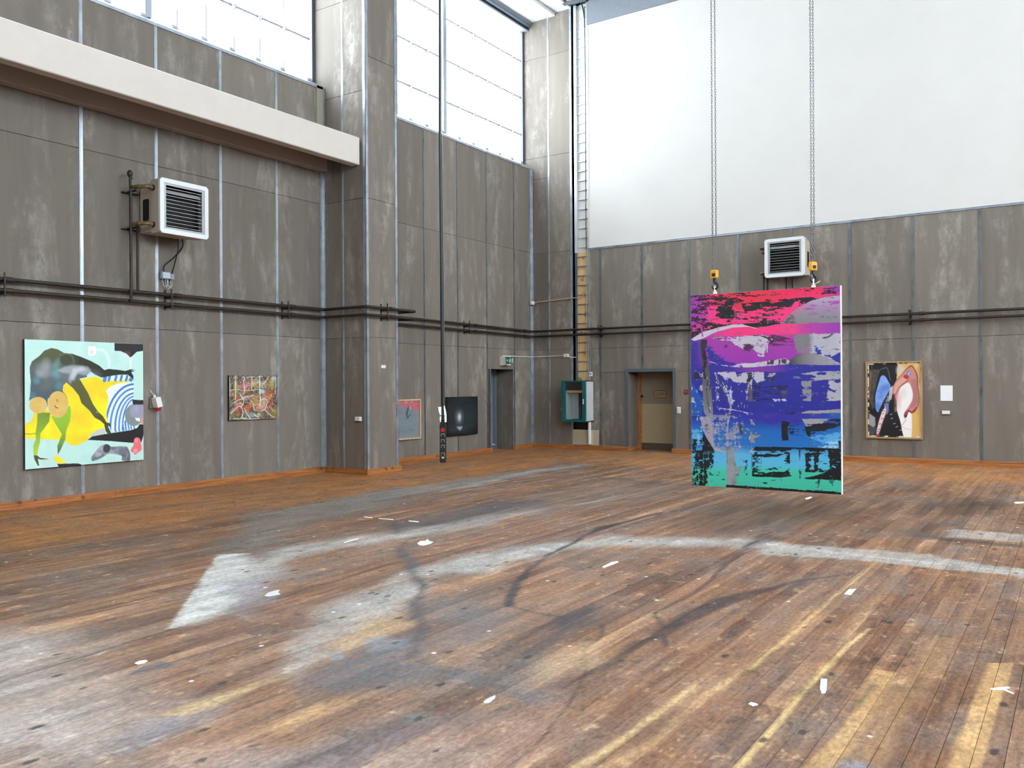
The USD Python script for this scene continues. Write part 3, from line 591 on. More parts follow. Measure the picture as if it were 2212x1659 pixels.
    l += [('g.position', 'v.vector'), ('m4.vector', 'wv.a'), ('n5.color', 'wv.b'), ('wv.result', 'w.vector'), ('t.fac', 'tk.value1'), ('n1.fac', 'tg.value1'), ('tk.value', 'tg.value3'), ('tg.value', 'wood.fac'),
          ('n1.fac', 'tk.value3'),
          ('n2.fac', 'fg.value'), ('fg.result', 'fc.r'), ('fg.result', 'fc.g'), ('fg.result', 'fc.b'), ('wood.color', 'wf.color1'), ('fc.color', 'wf.color2'),
          ('g.position', 'sx.vector'), ('sx.x', 'ed.value'), ('wf.color', 'or.color1'), ('sx.y', 'ez.value'), ('ed.result', 'ee.value1'), ('ez.result', 'ee.value2'), ('ee.value', 'or.fac'),
          ('n3.fac', 'gr.value'), ('or.color', 'gx.color1'), ('gr.result', 'gx.fac'), ('n4.fac', 'dk.value'), ('gx.color', 'dx.color1'), ('dk.result', 'dx.fac'),
          ('n4.fac', 'lt.value'), ('dx.color', 'lx.color1'), ('lt.result', 'lx.fac'),
          ('lx.color', 'stx.color1'), ('s.color', 'stx.color2'), ('n4.fac', 'sn.value'), ('sn.result', 'sm.value1'), ('sa.fac', 'sm.value2'), ('sm.value', 'stx.fac'),
          ('v.distance', 'vd.value'), ('v.color', 'vs.color'), ('vs.r', 'vq.value1'), ('vd.result', 'vm.value1'), ('vq.value', 'vm.value2'), ('vm.value', 'vx.fac'),
          ('w.distance', 'wd.value'), ('w.color', 'ws.color'), ('ws.g', 'wq.value1'), ('wd.result', 'wm.value1'), ('wq.value', 'wm.value2'), ('wm.value', 'wx.fac'),
          ('n5.fac', 'mo.value'), ('sx.x', 'cx.value1'), ('cx.value', 'cfx.value1'), ('t.fac', 'cy0.value1'), ('sx.y', 'cy.value1'), ('cy0.value', 'cy.value3'), ('cy.value', 'cfy.value1'), ('cfx.value', 'cv.x'), ('cfy.value', 'cv.y'), ('cv.vector', 'wn.vector'), ('wn.value', 'wr.value'), ('wr.result', 'mo2.value1'), ('mo.result', 'mo2.value2'), ('mo2.value', 'moc.r'), ('mo2.value', 'moc.g'), ('mo2.value', 'moc.b'), ('stx.color', 'mox.color1'), ('moc.color', 'mox.color2'), ('mox.color', 'wx.color1'), ('wx.color', 'vx.color1'), ('vx.color', 'p.base_color'), ('n3.fac', 'rr.value'), ('rr.result', 'p.roughness'),
          ('n2.fac', 'b.height'), ('b.normal', 'p.normal')]
    l = [x for x in l if x != ('tk.value', 'tg.value3') and x != ('n1.fac', 'tk.value3')] + [('tk.value', 'tg.value3')]
    return mat('floor_boards', n, l)
FLOORM = floor_material()
fl = structure('floor')
obj('subfloor', BOX(-12.5, XR+0.3, YF-0.3, YB+1.1, -0.25, -0.016), DARK, fl)
BW = 0.118
def project(x, y):
    d = np.array([x, y, -EYE]); w = d @ CF
    return (1106 + FPX*(d @ CR)/w, 829.5 - FPX*(d @ CU)/w, w) if w > 0.3 else (None, None, w)
boards = []
x = -12.2
while x < XR:
    y = YF - rng.uniform(0, 4.5)
    while y < YB+1.05:
        L_ = rng.uniform(2.6, 5.2); a, b = max(y, YF), min(y+L_, YB+1.05); y += L_
        if b-a < 0.25: continue
        # visible area in the picture
        ar = 0.0
        for q in np.linspace(a, b, 9):
            u, v, w = project(x+BW/2, q)
            if u is not None and -30 < u < 2242 and v < 1690 and x > -11.8 and q < YB: ar += BW*EYE*FPX*FPX/w**3*(b-a)/9
        tint = float(np.clip(rng.normal(0.5, 0.22), 0, 1))
        boards.append((x, a, b, tint, ar))
    x += BW
def board_mesh(x, a, b, step, cross):
    x1 = x+BW; g = 0.0006
    if cross == 9: xs = np.concatenate([[x+g], np.linspace(x+g+0.002, x1-g-0.002, 7), [x1-g]]); zs_ = np.array([-0.0035]+[0]*7+[-0.0035])
    elif cross == 5: xs = np.array([x+g, x+g+0.002, x+BW/2, x1-g-0.002, x1-g]); zs_ = np.array([-0.003, 0, 0, 0, -0.003])
    else: xs = np.array([x+g, x+g+0.002, x1-g-0.002, x1-g]); zs_ = np.array([-0.002, 0, 0, -0.002])
    n = max(2, int(math.ceil((b-a)/step))+1)
    ys = np.linspace(a+0.001, b-0.001, n); k = len(xs)
    v = np.stack([np.tile(xs, n), np.repeat(ys, k), np.tile(zs_, n)], 1)
    i, j = np.meshgrid(np.arange(n-1), np.arange(k-1), indexing='ij'); q = (i*k+j).ravel()
    f = np.stack([q, q+1, q+k+1, q+k], 1)
    return v, np.vstack([f[:, [0, 1, 2]], f[:, [0, 2, 3]]])
order = sorted(range(len(boards)), key=lambda i: -boards[i][4])
near = set(order[:300]); rest_v, rest_f, rest_t, nv = [], [], [], 0
for i, (x, a, b, t, ar) in enumerate(boards):
    if i in near:
        close = any((project(x, q)[2] > 0 and project(x, q)[2] < 6.5) for q in (a, (a+b)/2, b))
        v, f = board_mesh(x, a, b, 0.025 if close else 0.05, 9 if close else 5)
        c, al = stain_sheen_at(v[:, :2])
        obj('floor_board', (v, f), FLOORM, fl, attrs={'tint': np.full(len(v), t), 'stain_sheen': c, 'stain_sheen_a': al})
    else:
        seen = ar > 0
        v, f = board_mesh(x, a, b, 0.06 if seen else 1.0, 4)
        rest_v.append(v); rest_f.append(f+nv); rest_t.append(np.full(len(v), t)); nv += len(v)
v = np.vstack(rest_v); c, al = stain_sheen_at(v[:, :2])
obj('floor_board_field', (v, np.vstack(rest_f)), FLOORM, fl, kind='stuff', attrs={'tint': np.concatenate(rest_t), 'stain_sheen': c, 'stain_sheen_a': al})

# torn tape and dried paint lying on the boards
TAPE = plain('white_tape', (0.84, 0.83, 0.81), 0.6, noise=0.03, scale=60.0)
TAPEG = plain('dusty_tape', (0.62, 0.61, 0.62), 0.7, noise=0.08, scale=40.0)
def scrap(label, polys, m=TAPE, cat='tape scrap', name='tape_scrap'):
    mb = MB()
    from shapely.geometry import Polygon
    for pts in polys:
        q = FP(pts); pg = Polygon(q)
        if not pg.is_valid: pg = pg.buffer(0)
        mb.add(trimesh.creation.extrude_polygon(pg, 0.0016, engine='earcut'), trimesh.transformations.translation_matrix((0, 0, 0.0004)))
    return obj(name, mb, m, label=label, cat=cat)
scrap('white splash of dried paint on the boards left of the picture centre', [[(901, 1174), (908, 1169), (920, 1168), (924, 1164), (926, 1168), (936, 1171), (930, 1175), (914, 1179), (906, 1178)]], cat='paint splash', name='paint_splash')
scrap('dull white paint flake right of the white sprayed patch', [[(571, 1287), (580, 1280), (590, 1277), (604, 1274), (601, 1280), (606, 1284), (592, 1287), (580, 1289)]], TAPEG, 'paint splash', 'paint_splash')
scrap('small oval white paint drop near the left edge of the floor', [[(290, 1433), (300, 1428), (314, 1426), (320, 1428), (312, 1433), (298, 1436)]], TAPE, 'paint splash', 'paint_splash')
scrap('short white tape strip inside the dark curved line on the floor', [[(1301, 1224), (1322, 1214), (1334, 1212), (1336, 1215), (1318, 1222), (1304, 1227)]])
scrap('white rectangular tape piece at the end of a bare yellow strip right of centre', [[(1823, 1284), (1834, 1273), (1850, 1272), (1838, 1286)]])
scrap('upright rounded white tape piece beside the longest bare yellow strip', [[(1773, 1466), (1787, 1467), (1786, 1488), (1783, 1498), (1775, 1499), (1771, 1488)]], TAPEG)
scrap('forked white torn tape at the right edge of the floor', [[(2138, 1488), (2160, 1485), (2180, 1484), (2183, 1487), (2172, 1489), (2191, 1498), (2189, 1500), (2166, 1491), (2142, 1491)]])
scrap('first white dash of the broken tape line before the pilaster', [[(786, 1116), (805, 1118), (804, 1119.5), (787, 1117.5)]])
scrap('long middle dash of the broken white tape line before the pilaster', [[(817, 1119), (850, 1122), (849, 1123.5), (818, 1120.5)]])
scrap('last dash of the broken white tape line before the pilaster', [[(882, 1124.5), (905, 1126.5), (904, 1128.5), (884, 1126.5)]])
scrap('pale tape scrap on the floor under the hanging painting', [[(1739, 1077), (1750, 1073), (1755, 1074), (1748, 1078), (1741, 1079)]])
scrap('white tape scrap on the floor at the far right edge', [[(2190, 1087), (2193, 1084), (2212, 1084), (2212, 1087), (2198, 1088.5)]])
scrap('thin white tape strip lying on the pale sprayed band left of centre', [[(743, 1171.5), (760, 1166), (775, 1162.5), (775, 1164.5), (758, 1169), (744, 1173)]])
scrap('small white paint drop between the two bare yellow strips', [[(1616, 1521), (1622, 1517), (1634, 1520), (1638, 1523), (1626, 1526)]], TAPE, 'paint splash', 'paint_splash')
scrap('pale white smear of paint low in the centre of the floor', [[(1044, 1516), (1056, 1508), (1070, 1502), (1070, 1508), (1058, 1518), (1048, 1520)]], TAPEG, 'paint splash', 'paint_splash')
# ================================================================== things on the walls
def curve(pts, n=10):
    """Catmull-Rom through the points"""
    p = np.asarray(pts, float); p = np.vstack([2*p[0]-p[1], p, 2*p[-1]-p[-2]]); out = []
    for i in range(1, len(p)-2):
        for t in np.linspace(0, 1, n, endpoint=False):
            a, b, c, d = p[i-1:i+3]
            out.append(0.5*((2*b) + (-a+c)*t + (2*a-5*b+4*c-d)*t*t + (-a+3*b-3*c+d)*t**3))
    return np.array(out + [p[-2]])
def fillet(pts, r=0.05, n=5):
    p = [np.asarray(q, float) for q in pts]; out = [p[0]]
    for a, b, c in zip(p[:-2], p[1:-1], p[2:]):
        u, v = (a-b)/np.linalg.norm(a-b), (c-b)/np.linalg.norm(c-b)
        for t in np.linspace(0, 1, n): out.append((1-t)**2*(b+u*r) + 2*t*(1-t)*b + t*t*(b+v*r))
    return np.array(out + [p[-1]])

# ---- painted beam under the first window
bm = thing('beam', 'long white painted beam running along the left wall under the first window', 'beam')
BX = -10.738
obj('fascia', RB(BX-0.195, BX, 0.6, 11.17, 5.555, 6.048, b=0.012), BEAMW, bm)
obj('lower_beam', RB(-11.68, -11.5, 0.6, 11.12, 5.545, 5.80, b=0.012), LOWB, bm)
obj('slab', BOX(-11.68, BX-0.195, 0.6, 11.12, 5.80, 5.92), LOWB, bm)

RAILW_ = plain('box_lid', (0.45, 0.48, 0.5), 0.25, 0.4)
# ---- heating pipes
PX = 0.115
def pipe(name, label, z, dz):
    t = thing(name, label, 'pipe', group=None)
    r = 0.027
    p1 = fillet([(XL+PX, 3.5, z), (XL+PX, YP0-PX, z), (XP+PX, YP0-PX, z), (XP+PX, 12.42, z), (XL+PX, 12.42, z), (XL+PX, YB-PX, z-dz), (XR-0.05, YB-PX, z-dz)], 0.06)
    obj('run', MB().tube(p1, r, 12), IRON, t, smooth=50)
    def sleeve(c, ax): obj('coupling', MB().cyl(c, ax, 0.036, 0.11, 12), IRON, t, smooth=40)
    for y in (5.55, 8.05, 10.35, 15.8, 17.9): sleeve((XL+PX, y, z-(dz*(y-12.4)/5.9 if y > 12.4 else 0)), (0, 1, 0))
    sleeve((XP+PX, 11.75, z), (0, 1, 0))
    for x in (-9.6, -2.6): sleeve((x, YB-PX, z-dz), (1, 0, 0))
    return t
pipe('heating_pipe', 'upper one of the two dark heating pipes running round the walls', 3.005, 0.055)
pipe('heating_pipe', 'lower one of the two dark heating pipes running round the walls', 2.862, 0.04)
def hanger(x, y, nx, ny, zu, zl, where=''):
    t = thing('pipe_bracket', f'steel bracket holding both heating pipes {where}', 'bracket')
    m = MB(); z0, z1 = zl-0.085, zu+0.085; ar = ((zl-0.055, zl-0.029), (zu-0.055, zu-0.029))
    if nx:
        m.box(x, x+0.008, y-0.02, y+0.02, z0, z1).box(x+0.155, x+0.17, y-0.008, y+0.008, z0, z1)
        for a, b in ar: m.box(x+0.008, x+0.155, y-0.008, y+0.008, a, b)
    else:
        m.box(x-0.02, x+0.02, y-0.008, y, z0, z1).box(x-0.008, x+0.008, y-0.17, y-0.155, z0, z1)
        for a, b in ar: m.box(x-0.008, x+0.008, y-0.155, y-0.008, a, b)
    obj('frame', m, IRON, t)
hanger(XL+0.001, 5.48, 1, 0, 3.005, 2.862, 'at the left edge of the picture')
hanger(XL+0.001, 7.90, 1, 0, 3.005, 2.862, 'below the heater on the left wall')
hanger(XL+0.001, 10.20, 1, 0, 3.005, 2.862, 'left of the pilaster above the dripped painting')
hanger(XP+0.001, 11.58, 1, 0, 3.005, 2.862, 'on the front of the pilaster')
hanger(XL+0.001, 15.50, 1, 0, 2.976, 2.841, 'between the hoist cable and the left door')
hanger(-9.70, YB-0.013, 0, 1, 2.95, 2.822, 'right of the cable tray')
hanger(-2.83, YB-0.001, 0, 1, 2.95, 2.822, 'right of the hanging painting')

# ---- unit heaters (built facing +x at the origin of the wall, then turned)
def heater(name, label, loc, rotz, pipes_side, stubs, risers):
    t = thing(name, label, 'heater', loc, rotz)
    W, H, D = 0.80, 0.78, 0.60       # local: x out of the wall, y along it, z up, origin at the lower corner on the wall
    rear = MB().prism([(0.06, 0.03), (0.34, 0.03), (0.34, H-0.03), (0.13, H-0.03), (0.06, H-0.10)], 1, 0.02, W-0.02)
    obj('rear_casing', rear, CASEB, t)
    cs_ = RB(0.34, D-0.20, 0.0, W, 0.0, H, b=0.012)
    for a in ((0, 0.045, 0, H), (W-0.045, W, 0, H), (0.045, W-0.045, 0, 0.045), (0.045, W-0.045, H-0.045, H)): cs_.box(D-0.22, D-0.045, a[0], a[1], a[2], a[3])
    obj('casing', cs_, CASEB, t)
    # front frame with chamfered corners
    def octo(a0, a1, b0, b1, c): return [(a0+c, b0), (a1-c, b0), (a1, b0+c), (a1, b1-c), (a1-c, b1), (a0+c, b1), (a0, b1-c), (a0, b0+c)]
    from shapely.geometry import Polygon
    ring = Polygon(octo(-0.012, W+0.012, -0.012, H+0.012, 0.035)).difference(Polygon([(0.055, 0.055), (W-0.055, 0.055), (W-0.055, H-0.055), (0.055, H-0.055)]))
    def ex(poly, x0, x1):
        q = trimesh.creation.extrude_polygon(poly, x1-x0, engine='earcut'); v = np.asarray(q.vertices)
        q.vertices = np.c_[v[:, 2]+x0, v[:, 0], v[:, 1]]; return q
    obj('front_frame', ex(ring, D-0.045, D), FRAMEW, t)
    inner = Polygon([(0.055, 0.055), (W-0.055, 0.055), (W-0.055, H-0.055), (0.055, H-0.055)]).difference(Polygon([(0.095, 0.085), (W-0.095, 0.085), (W-0.095, H-0.085), (0.095, H-0.085)]))
    obj('inner_frame', ex(inner, D-0.045, D-0.012), LOUVRE, t)
    obj('coil', BOX(D-0.185, D-0.175, 0.046, W-0.046, 0.046, H-0.046), DARK, t)
    ns = 11
    for k in range(ns):
        z = 0.115 + k*(H-0.23)/(ns-1)
        a = math.radians(6 if k != ns-2 else 62)
        c, s_ = math.cos(a), math.sin(a)
        hw, ht = 0.030, 0.0042
        pr = [(D-0.06-hw*c - ht*s_, z+hw*s_-ht*c), (D-0.06+hw*c-ht*s_, z-hw*s_-ht*c), (D-0.06+hw*c+ht*s_, z-hw*s_+ht*c), (D-0.06-hw*c+ht*s_, z+hw*s_+ht*c)]
        obj('louvre', MB().prism(pr, 1, 0.097, W-0.097), LOUVRE, t)
    # dark window in the side of the rear casing
    ys = 0.02 if pipes_side < 0 else W-0.02
    slot = MB().prism([(0.15, 0.20), (0.26, 0.20), (0.28, 0.22), (0.28, 0.50), (0.26, 0.52), (0.15, 0.52), (0.13, 0.50), (0.13, 0.22)], 1, ys-0.004, ys+0.004)
    obj('side_opening', slot, DARK, t)
    # feed and return stubs with fittings on the left side
    for z in (0.12, 0.66) if stubs else ():
        s = obj('pipe_connection', MB().cyl((0.42, -0.006, z), (0, 1, 0), 0.042, 0.02, 20), DARK, t, smooth=40)
        obj('valve', MB().tube(curve([(0.42, 0.0, z), (0.42, -0.10, z), (0.36, -0.15, z-0.005), (0.24, -0.17, z)], 5), 0.026, 10).cyl((0.42, -0.05, z), (0, 1, 0), 0.036, 0.05, 8).ball((0.32, -0.16, z), 0.045, 1, (1.2, 0.9, 0.9)).cyl((0.24, -0.17, z), (1, 0.2, 0), 0.034, 0.07, 8), BRONZE, s, smooth=50)
        obj('bracket_arm', MB().box(0.0, 0.22, -0.15, -0.13, z-0.05, z-0.03).box(0.0, 0.05, -0.25, -0.0, z-0.065, z-0.05), IRON, t)
    obj('wall_plate', BOX(0.0, 0.06, 0.1, W-0.1, 0.1, H-0.08), DSTEEL, t)
    obj('risers', risers(MB()), IRON, t, smooth=50)
    return t
def ris1(m):
    m.tube(fillet([(0.24, -0.17, 0.66), (0.176, -0.205, 0.66), (0.176, -0.205, 0.60), (0.176, -0.205, -0.995), (0.144, -0.205, -0.995)], 0.02), 0.021, 10)
    m.tube([(0.176, -0.205, 0.60), (0.16, -0.205, 0.86)], 0.018, 10).ball((0.16, -0.205, 0.86), 0.04, 1, (1, 1, 1.4)).tube([(0.165, -0.205, 0.78), (0.165, -0.17, 0.80)], 0.012, 6)
    m.tube(fillet([(0.24, -0.17, 0.12), (0.115, -0.06, 0.12), (0.115, -0.06, 0.05), (0.115, -0.06, -0.824)], 0.03), 0.019, 10)
    return m
def ris2(m):
    m.tube(fillet([(0.24, -0.12, 0.66), (0.115, -0.10, 0.66), (0.115, -0.10, 0.60), (0.115, -0.10, -0.844)], 0.03), 0.022, 10)
    m.tube(fillet([(0.24, -0.12, 0.12), (0.176, -0.16, 0.12), (0.176, -0.16, 0.05), (0.176, -0.16, -1.0), (0.144, -0.16, -1.0)], 0.02), 0.019, 10)
    m.tube([(0.115, -0.10, 0.60), (0.115, -0.10, 0.84)], 0.018, 8).ball((0.115, -0.10, 0.84), 0.036, 1, (1, 1, 1.4))
    return m
heater('unit_heater', 'white louvred unit heater high on the left wall above the yellow painting', (XL+0.001, 7.435, 3.857), 0, -1, True, ris1)
h2_ = heater('unit_heater', 'white louvred unit heater on the back wall behind the right hoist hook', (-5.52, YB-0.001, 3.822), -90, 1, True, ris2)
bxt = thing('junction_box', 'grey double junction box with looped cables under the heater on the left wall', 'junction box')
obj('box', RB(XL+0.012, XL+0.075, 7.80, 7.95, 3.25, 3.36).rbox(XL+0.012, XL+0.07, 7.955, 8.02, 3.25, 3.34), plain('grey_box', (0.26, 0.29, 0.32), 0.25, 0.4), bxt)
obj('lid', RB(XL+0.075, XL+0.083, 7.81, 7.94, 3.26, 3.35, b=0.003), RAILW_, bxt)
m = MB()
for y0_, y1_, dz_ in ((7.82, 7.92, 0.12), (7.87, 7.97, 0.14), (7.90, 8.0, 0.12)): m.tube(curve([(XL+0.05, y0_, 3.25), (XL+0.055, y0_+0.02, 3.25-dz_*0.8), (XL+0.06, (y0_+y1_)/2, 3.25-dz_), (XL+0.055, y1_-0.01, 3.25-dz_*0.7), (XL+0.05, y1_, 3.25)], 6), 0.006, 6)
obj('cable_loop', m, plain('grey_cable', (0.42, 0.43, 0.42), 0.5), bxt, smooth=60)
obj('cable', MB().tube(curve([(XL+0.30, 8.0, 3.855), (XL+0.27, 8.02, 3.74), (XL+0.14, 7.96, 3.58), (XL+0.06, 7.86, 3.46), (XL+0.05, 7.85, 3.36)], 8), 0.011, 8), BLACK, bxt, smooth=60)
obj('cable', MB().tube(curve([(XL+0.26, 7.95, 3.855), (XL+0.22, 7.98, 3.70), (XL+0.12, 7.99, 3.50), (XL+0.05, 7.985, 3.34)], 8), 0.008, 8), BLACK, bxt, smooth=60)
for pts, r in (([(0.34, 0.37, -0.001), (0.3, 0.35, -0.22), (0.12, 0.27, -0.52), (0.04, 0.24, -0.78)], 0.012), ([(0.3, 0.47, -0.001), (0.2, 0.46, -0.22), (0.05, 0.42, -0.6), (0.03, 0.42, -0.8)], 0.010)):
    obj('cable', MB().tube(curve(pts, 8), r, 8), BLACK, h2_, smooth=60)

# ---- alarm light by the painting, labels, switches
al = thing('beacon_lamp', 'small white and red angled wall lamp right of the big yellow painting', 'lamp')
A0 = np.array([XL+0.012, 7.68, 1.36])
obj('base', RB(A0[0], A0[0]+0.02, 7.61, 7.72, 1.27, 1.44), plain('beacon_base', lin((120, 110, 98)), 0.5), al)
bq = trimesh.creation.box((0.12, 0.085, 0.15)); Rm = trimesh.transformations.rotation_matrix(math.radians(14), [1, 0, 0]); bq.apply_transform(Rm); bq.apply_translation((A0[0]+0.09, 7.685, 1.37))
obj('housing', bq, WPLAST, al)
obj('red_lens', MB().cyl((A0[0]+0.09, 7.705, 1.27), (0, 0.25, -1), 0.045, 0.05, 16, 0.04), RED, al, smooth=40, label='red lens')
obj('plug', MB().cyl((A0[0]+0.06, 7.665, 1.46), (0, -0.25, 1), 0.02, 0.04, 10).tube([(A0[0]+0.06, 7.66, 1.48), (A0[0]+0.02, 7.64, 1.52), (A0[0]+0.004, 7.63, 1.56)], 0.005, 6), CREAM, al, smooth=40)
def card(name, label, cat, x0, x1, y0, y1, z0, z1, m=WPLAST): return obj(name, RB(x0, x1, y0, y1, z0, z1, b=0.002), m, label=label, cat=cat)
card('adhesive_label', 'tiny white label stuck high on the front of the pilaster', 'label', XP+0.0005, XP+0.004, 11.575, 11.70, 1.92, 1.975)
sc = thing('socket_box', 'cream socket box on the shaded side of the pilaster', 'socket')
obj('box', RB(-10.87, -10.75, YP0-0.065, YP0-0.001, 0.965, 1.045, b=0.006), CREAM, sc)
obj('cover', RB(-10.86, -10.76, YP0-0.07, YP0-0.065, 0.975, 1.035, b=0.002), WPLAST, sc)
ts = thing('thermostat', 'small white wall controller right of the cable tray above the cabinet', 'controller')
obj('box', RB(-10.105+0.07, -10.105+0.15, YB-0.028, YB-0.001, 1.80, 1.905, b=0.004), WPLAST, ts)
obj('display', BOX(-10.105+0.085, -10.105+0.135, YB-0.030, YB-0.028, 1.835, 1.875), plain('display_grey', (0.3, 0.3, 0.28), 0.4), ts)
ls = thing('light_switch', 'white two-gang light switch right of the back door', 'switch')
obj('plate', RB(-7.755, -7.665, YB-0.03, YB-0.001, 0.92, 1.07, b=0.005), WPLAST, ls)
for z in (0.932, 1.0): obj('rocker', RB(-7.745, -7.675, YB-0.037, YB-0.03, z, z+0.06, b=0.003), FRAMEW, ls)
fa = thing('fire_alarm_button', 'round red fire alarm button right of the back door', 'alarm button')
obj('back_plate', RB(-7.578, -7.478, YB-0.035, YB-0.001, 1.37, 1.47, b=0.012), RED, fa)
obj('button', MB().cyl((-7.528, YB-0.04, 1.42), (0, 1, 0), 0.04, 0.02, 20), plain('dark_red', lin((110, 20, 20)), 0.4), fa, smooth=40)
obj('symbol', MB().prism([(-7.545, 1.405), (-7.512, 1.405), (-7.528, 1.435)], 1, YB-0.053, YB-0.05), WPLAST, fa)
obj('paper_sheet', RB(-2.298, -2.085, YB-0.004, YB-0.001, 1.238, 1.538, b=0.001), PAPER, label='white sheet of paper pinned to the back wall right of the framed painting', cat='paper')
s2 = thing('socket_box', 'cream socket box under the white paper sheet on the back wall', 'socket')
obj('box', RB(-2.272, -2.132, YB-0.05, YB-0.001, 0.978, 1.05, b=0.006), CREAM, s2)
obj('cover', RB(-2.262, -2.142, YB-0.055, YB-0.05, 0.986, 1.042, b=0.002), WPLAST, s2)

# ---- exit sign with its wiring
ex = thing('exit_sign', 'green lit exit sign with running man above the left door', 'sign')
obj('housing', RB(XL+0.001, XL+0.20, 16.93, 17.13, 2.07, 2.29, b=0.006), CREAM, ex)
obj('face', RB(XL+0.06, XL+0.205, 16.925, 16.932, 2.085, 2.275, b=0.001), CREAM, ex)
fx = XL+0.2
obj('sign_panel', RB(fx, fx+0.012, 16.90, 17.20, 2.105, 2.275, b=0.003), GREEN, ex)
m = MB()
def gl(poly): m.prism(poly, 0, fx+0.0121, fx+0.0135)
gl([(17.145, 2.13), (17.18, 2.13), (17.18, 2.25), (17.145, 2.25)])
gl([(16.915, 2.19), (16.945, 2.225), (16.945, 2.2), (16.975, 2.2), (16.975, 2.18), (16.945, 2.18), (16.945, 2.155)])
gl([(17.06, 2.225), (17.08, 2.225), (17.08, 2.245), (17.06, 2.245)])
gl([(17.03, 2.215), (17.09, 2.215), (17.12, 2.19), (17.112, 2.182), (17.085, 2.2), (17.075, 2.175), (17.11, 2.155), (17.11, 2.125), (17.098, 2.125), (17.098, 2.148), (17.055, 2.16), (17.02, 2.13), (17.01, 2.14), (17.05, 2.18), (17.06, 2.203), (17.04, 2.2), (17.02, 2.18), (17.01, 2.188)])
obj('pictogram', m, FRAMEW, ex)
cd = thing('conduit', 'thin white conduit from the exit sign round the corner to the cable tray', 'conduit')
obj('run', MB().tube(fillet([(XL+0.03, 17.02, 2.303), (XL+0.03, 17.04, 2.304), (XL+0.03, YB-0.03, 2.305), (-10.74, YB-0.03, 2.32)], 0.02), 0.011, 8), WPLAST, cd, smooth=50)
jb = obj('junction_box', RB(-10.74, -10.61, YB-0.07, YB-0.013, 2.28, 2.365, b=0.006), WPLAST, cd)
obj('lid', RB(-10.725, -10.625, YB-0.074, YB-0.07, 2.295, 2.35, b=0.002), FRAMEW, jb)
obj('tail', MB().tube(curve([(-10.61, YB-0.04, 2.31), (-10.56, YB-0.03, 2.275), (-10.5, YB-0.02, 2.27), (-10.42, YB+0.02, 2.275)], 5), 0.011, 8), WPLAST, cd, smooth=50)
c2 = thing('conduit', 'upper beige conduit from a small corner box across to the cable tray', 'conduit')
obj('corner_box', RB(XL+0.05, XL+0.12, 18.22, 18.34, 3.63, 3.72, b=0.006), WPLAST, c2)
obj('run', MB().tube(curve([(XL+0.12, 18.3, 3.665), (-11.50, YB-0.03, 3.70), (-11.4, YB-0.03, 3.70)], 5), 0.012, 8).tube([(-11.4, YB-0.03, 3.70), (-10.6, YB-0.03, 3.735)], 0.02, 8).tube(fillet([(-10.6, YB-0.03, 3.735), (-10.3, YB-0.02, 3.75), (-10.2, YB-0.02, 3.755), (-10.17, YB-0.02, 3.9)], 0.03), 0.012, 8), plain('conduit_beige', lin((176, 156, 124)), 0.5), c2, smooth=50)

# ---- cable tray in its slot
tr = thing('cable_tray', 'tall ladder-type cable tray rising beside the white wall', 'cable tray')
TX0, TX1 = -10.452, -10.068
RAILW = plain('tray_rail', (0.62, 0.64, 0.66), 0.4, 0.3)
obj('backing_panel', BOX(TX0+0.03, TX1-0.02, YB+0.085, YB+0.095, 4.86, 11.0), WHITE, tr)
obj('backing_panel', BOX(TX0+0.03, TX1-0.02, YB+0.08, YB+0.095, 1.70, 4.86), PLY, tr, label='bare plywood backing')
obj('side_rail', BOX(TX0, TX0+0.075, YB+0.02, YB+0.095, 4.86, 11.0), RAILW, tr)
obj('side_rail', BOX(TX0, TX0+0.045, YB+0.04, YB+0.095, 1.70, 4.86), DSTEEL, tr)
obj('side_rail', BOX(TX1-0.02, TX1, YB+0.02, YB+0.095, 1.70, 11.0), RAILW, tr)
z = 1.93
while z < 10.9:
    obj('rung', BOX(TX0+0.04, TX1-0.02, YB+0.05, YB+0.082, z-0.008, z+0.006), RAILW if z > 4.86 else DSTEEL, tr); z += 0.2355
obj('riser_cable', MB().tube([(-10.135, YB+0.03, 10.9), (-10.125, YB+0.03, 9.0), (-10.135, YB+0.03, 6.0), (-10.13, YB+0.03, 4.9)], 0.012, 8), DSTEEL, tr, smooth=50)
obj('riser_cable', MB().tube([(-10.13, YB+0.03, 4.9), (-10.13, YB+0.03, 2.28)], 0.013, 8), plain('cable_beige', lin((186, 168, 138)), 0.5), tr, smooth=50)
obj('riser_cable', MB().tube(curve([(-10.2, YB-0.02, 11.0), (-10.17, YB+0.02, 10.85), (-10.14, YB+0.035, 10.6), (-10.14, YB+0.035, 10.4)], 6), 0.016, 8), BLACK, tr, smooth=50)

# ---- crane runway above the tray
cr = thing('crane_runway', 'dark steel crane runway beam end above the cable tray', 'beam')
obj('bottom_flange', BOX(-10.62, -9.95, 0.5, YB-0.05, 10.985, 11.01), DSTEEL, cr)
obj('web', BOX(-10.30, -10.27, 0.5, YB-0.05, 11.01, 11.5), DSTEEL, cr)
obj('top_flange', BOX(-10.62, -9.95, 0.5, YB-0.05, 11.5, 11.59), DSTEEL, cr)
obj('gusset', MB().prism([(-10.56, 10.985), (-10.60, 11.0), (-10.615, 11.2), (-10.50, 11.2)], 1, YB-0.30, YB-0.28), BLACK, cr)
obj('gusset', MB().prism([(-9.90, 10.84), (-9.86, 10.86), (-9.70, 11.2), (-9.99, 11.2), (-10.02, 11.01)], 1, YB-0.30, YB-0.27), BLACK, cr)
obj('cross_member', BOX(-10.55, -9.98, YB-0.35, YB-0.22, 10.93, 10.984), DSTEEL, cr)
obj('packing', BOX(-10.40, -10.15, YB-0.40, YB-0.30, 10.955, 10.984), OAK, cr)

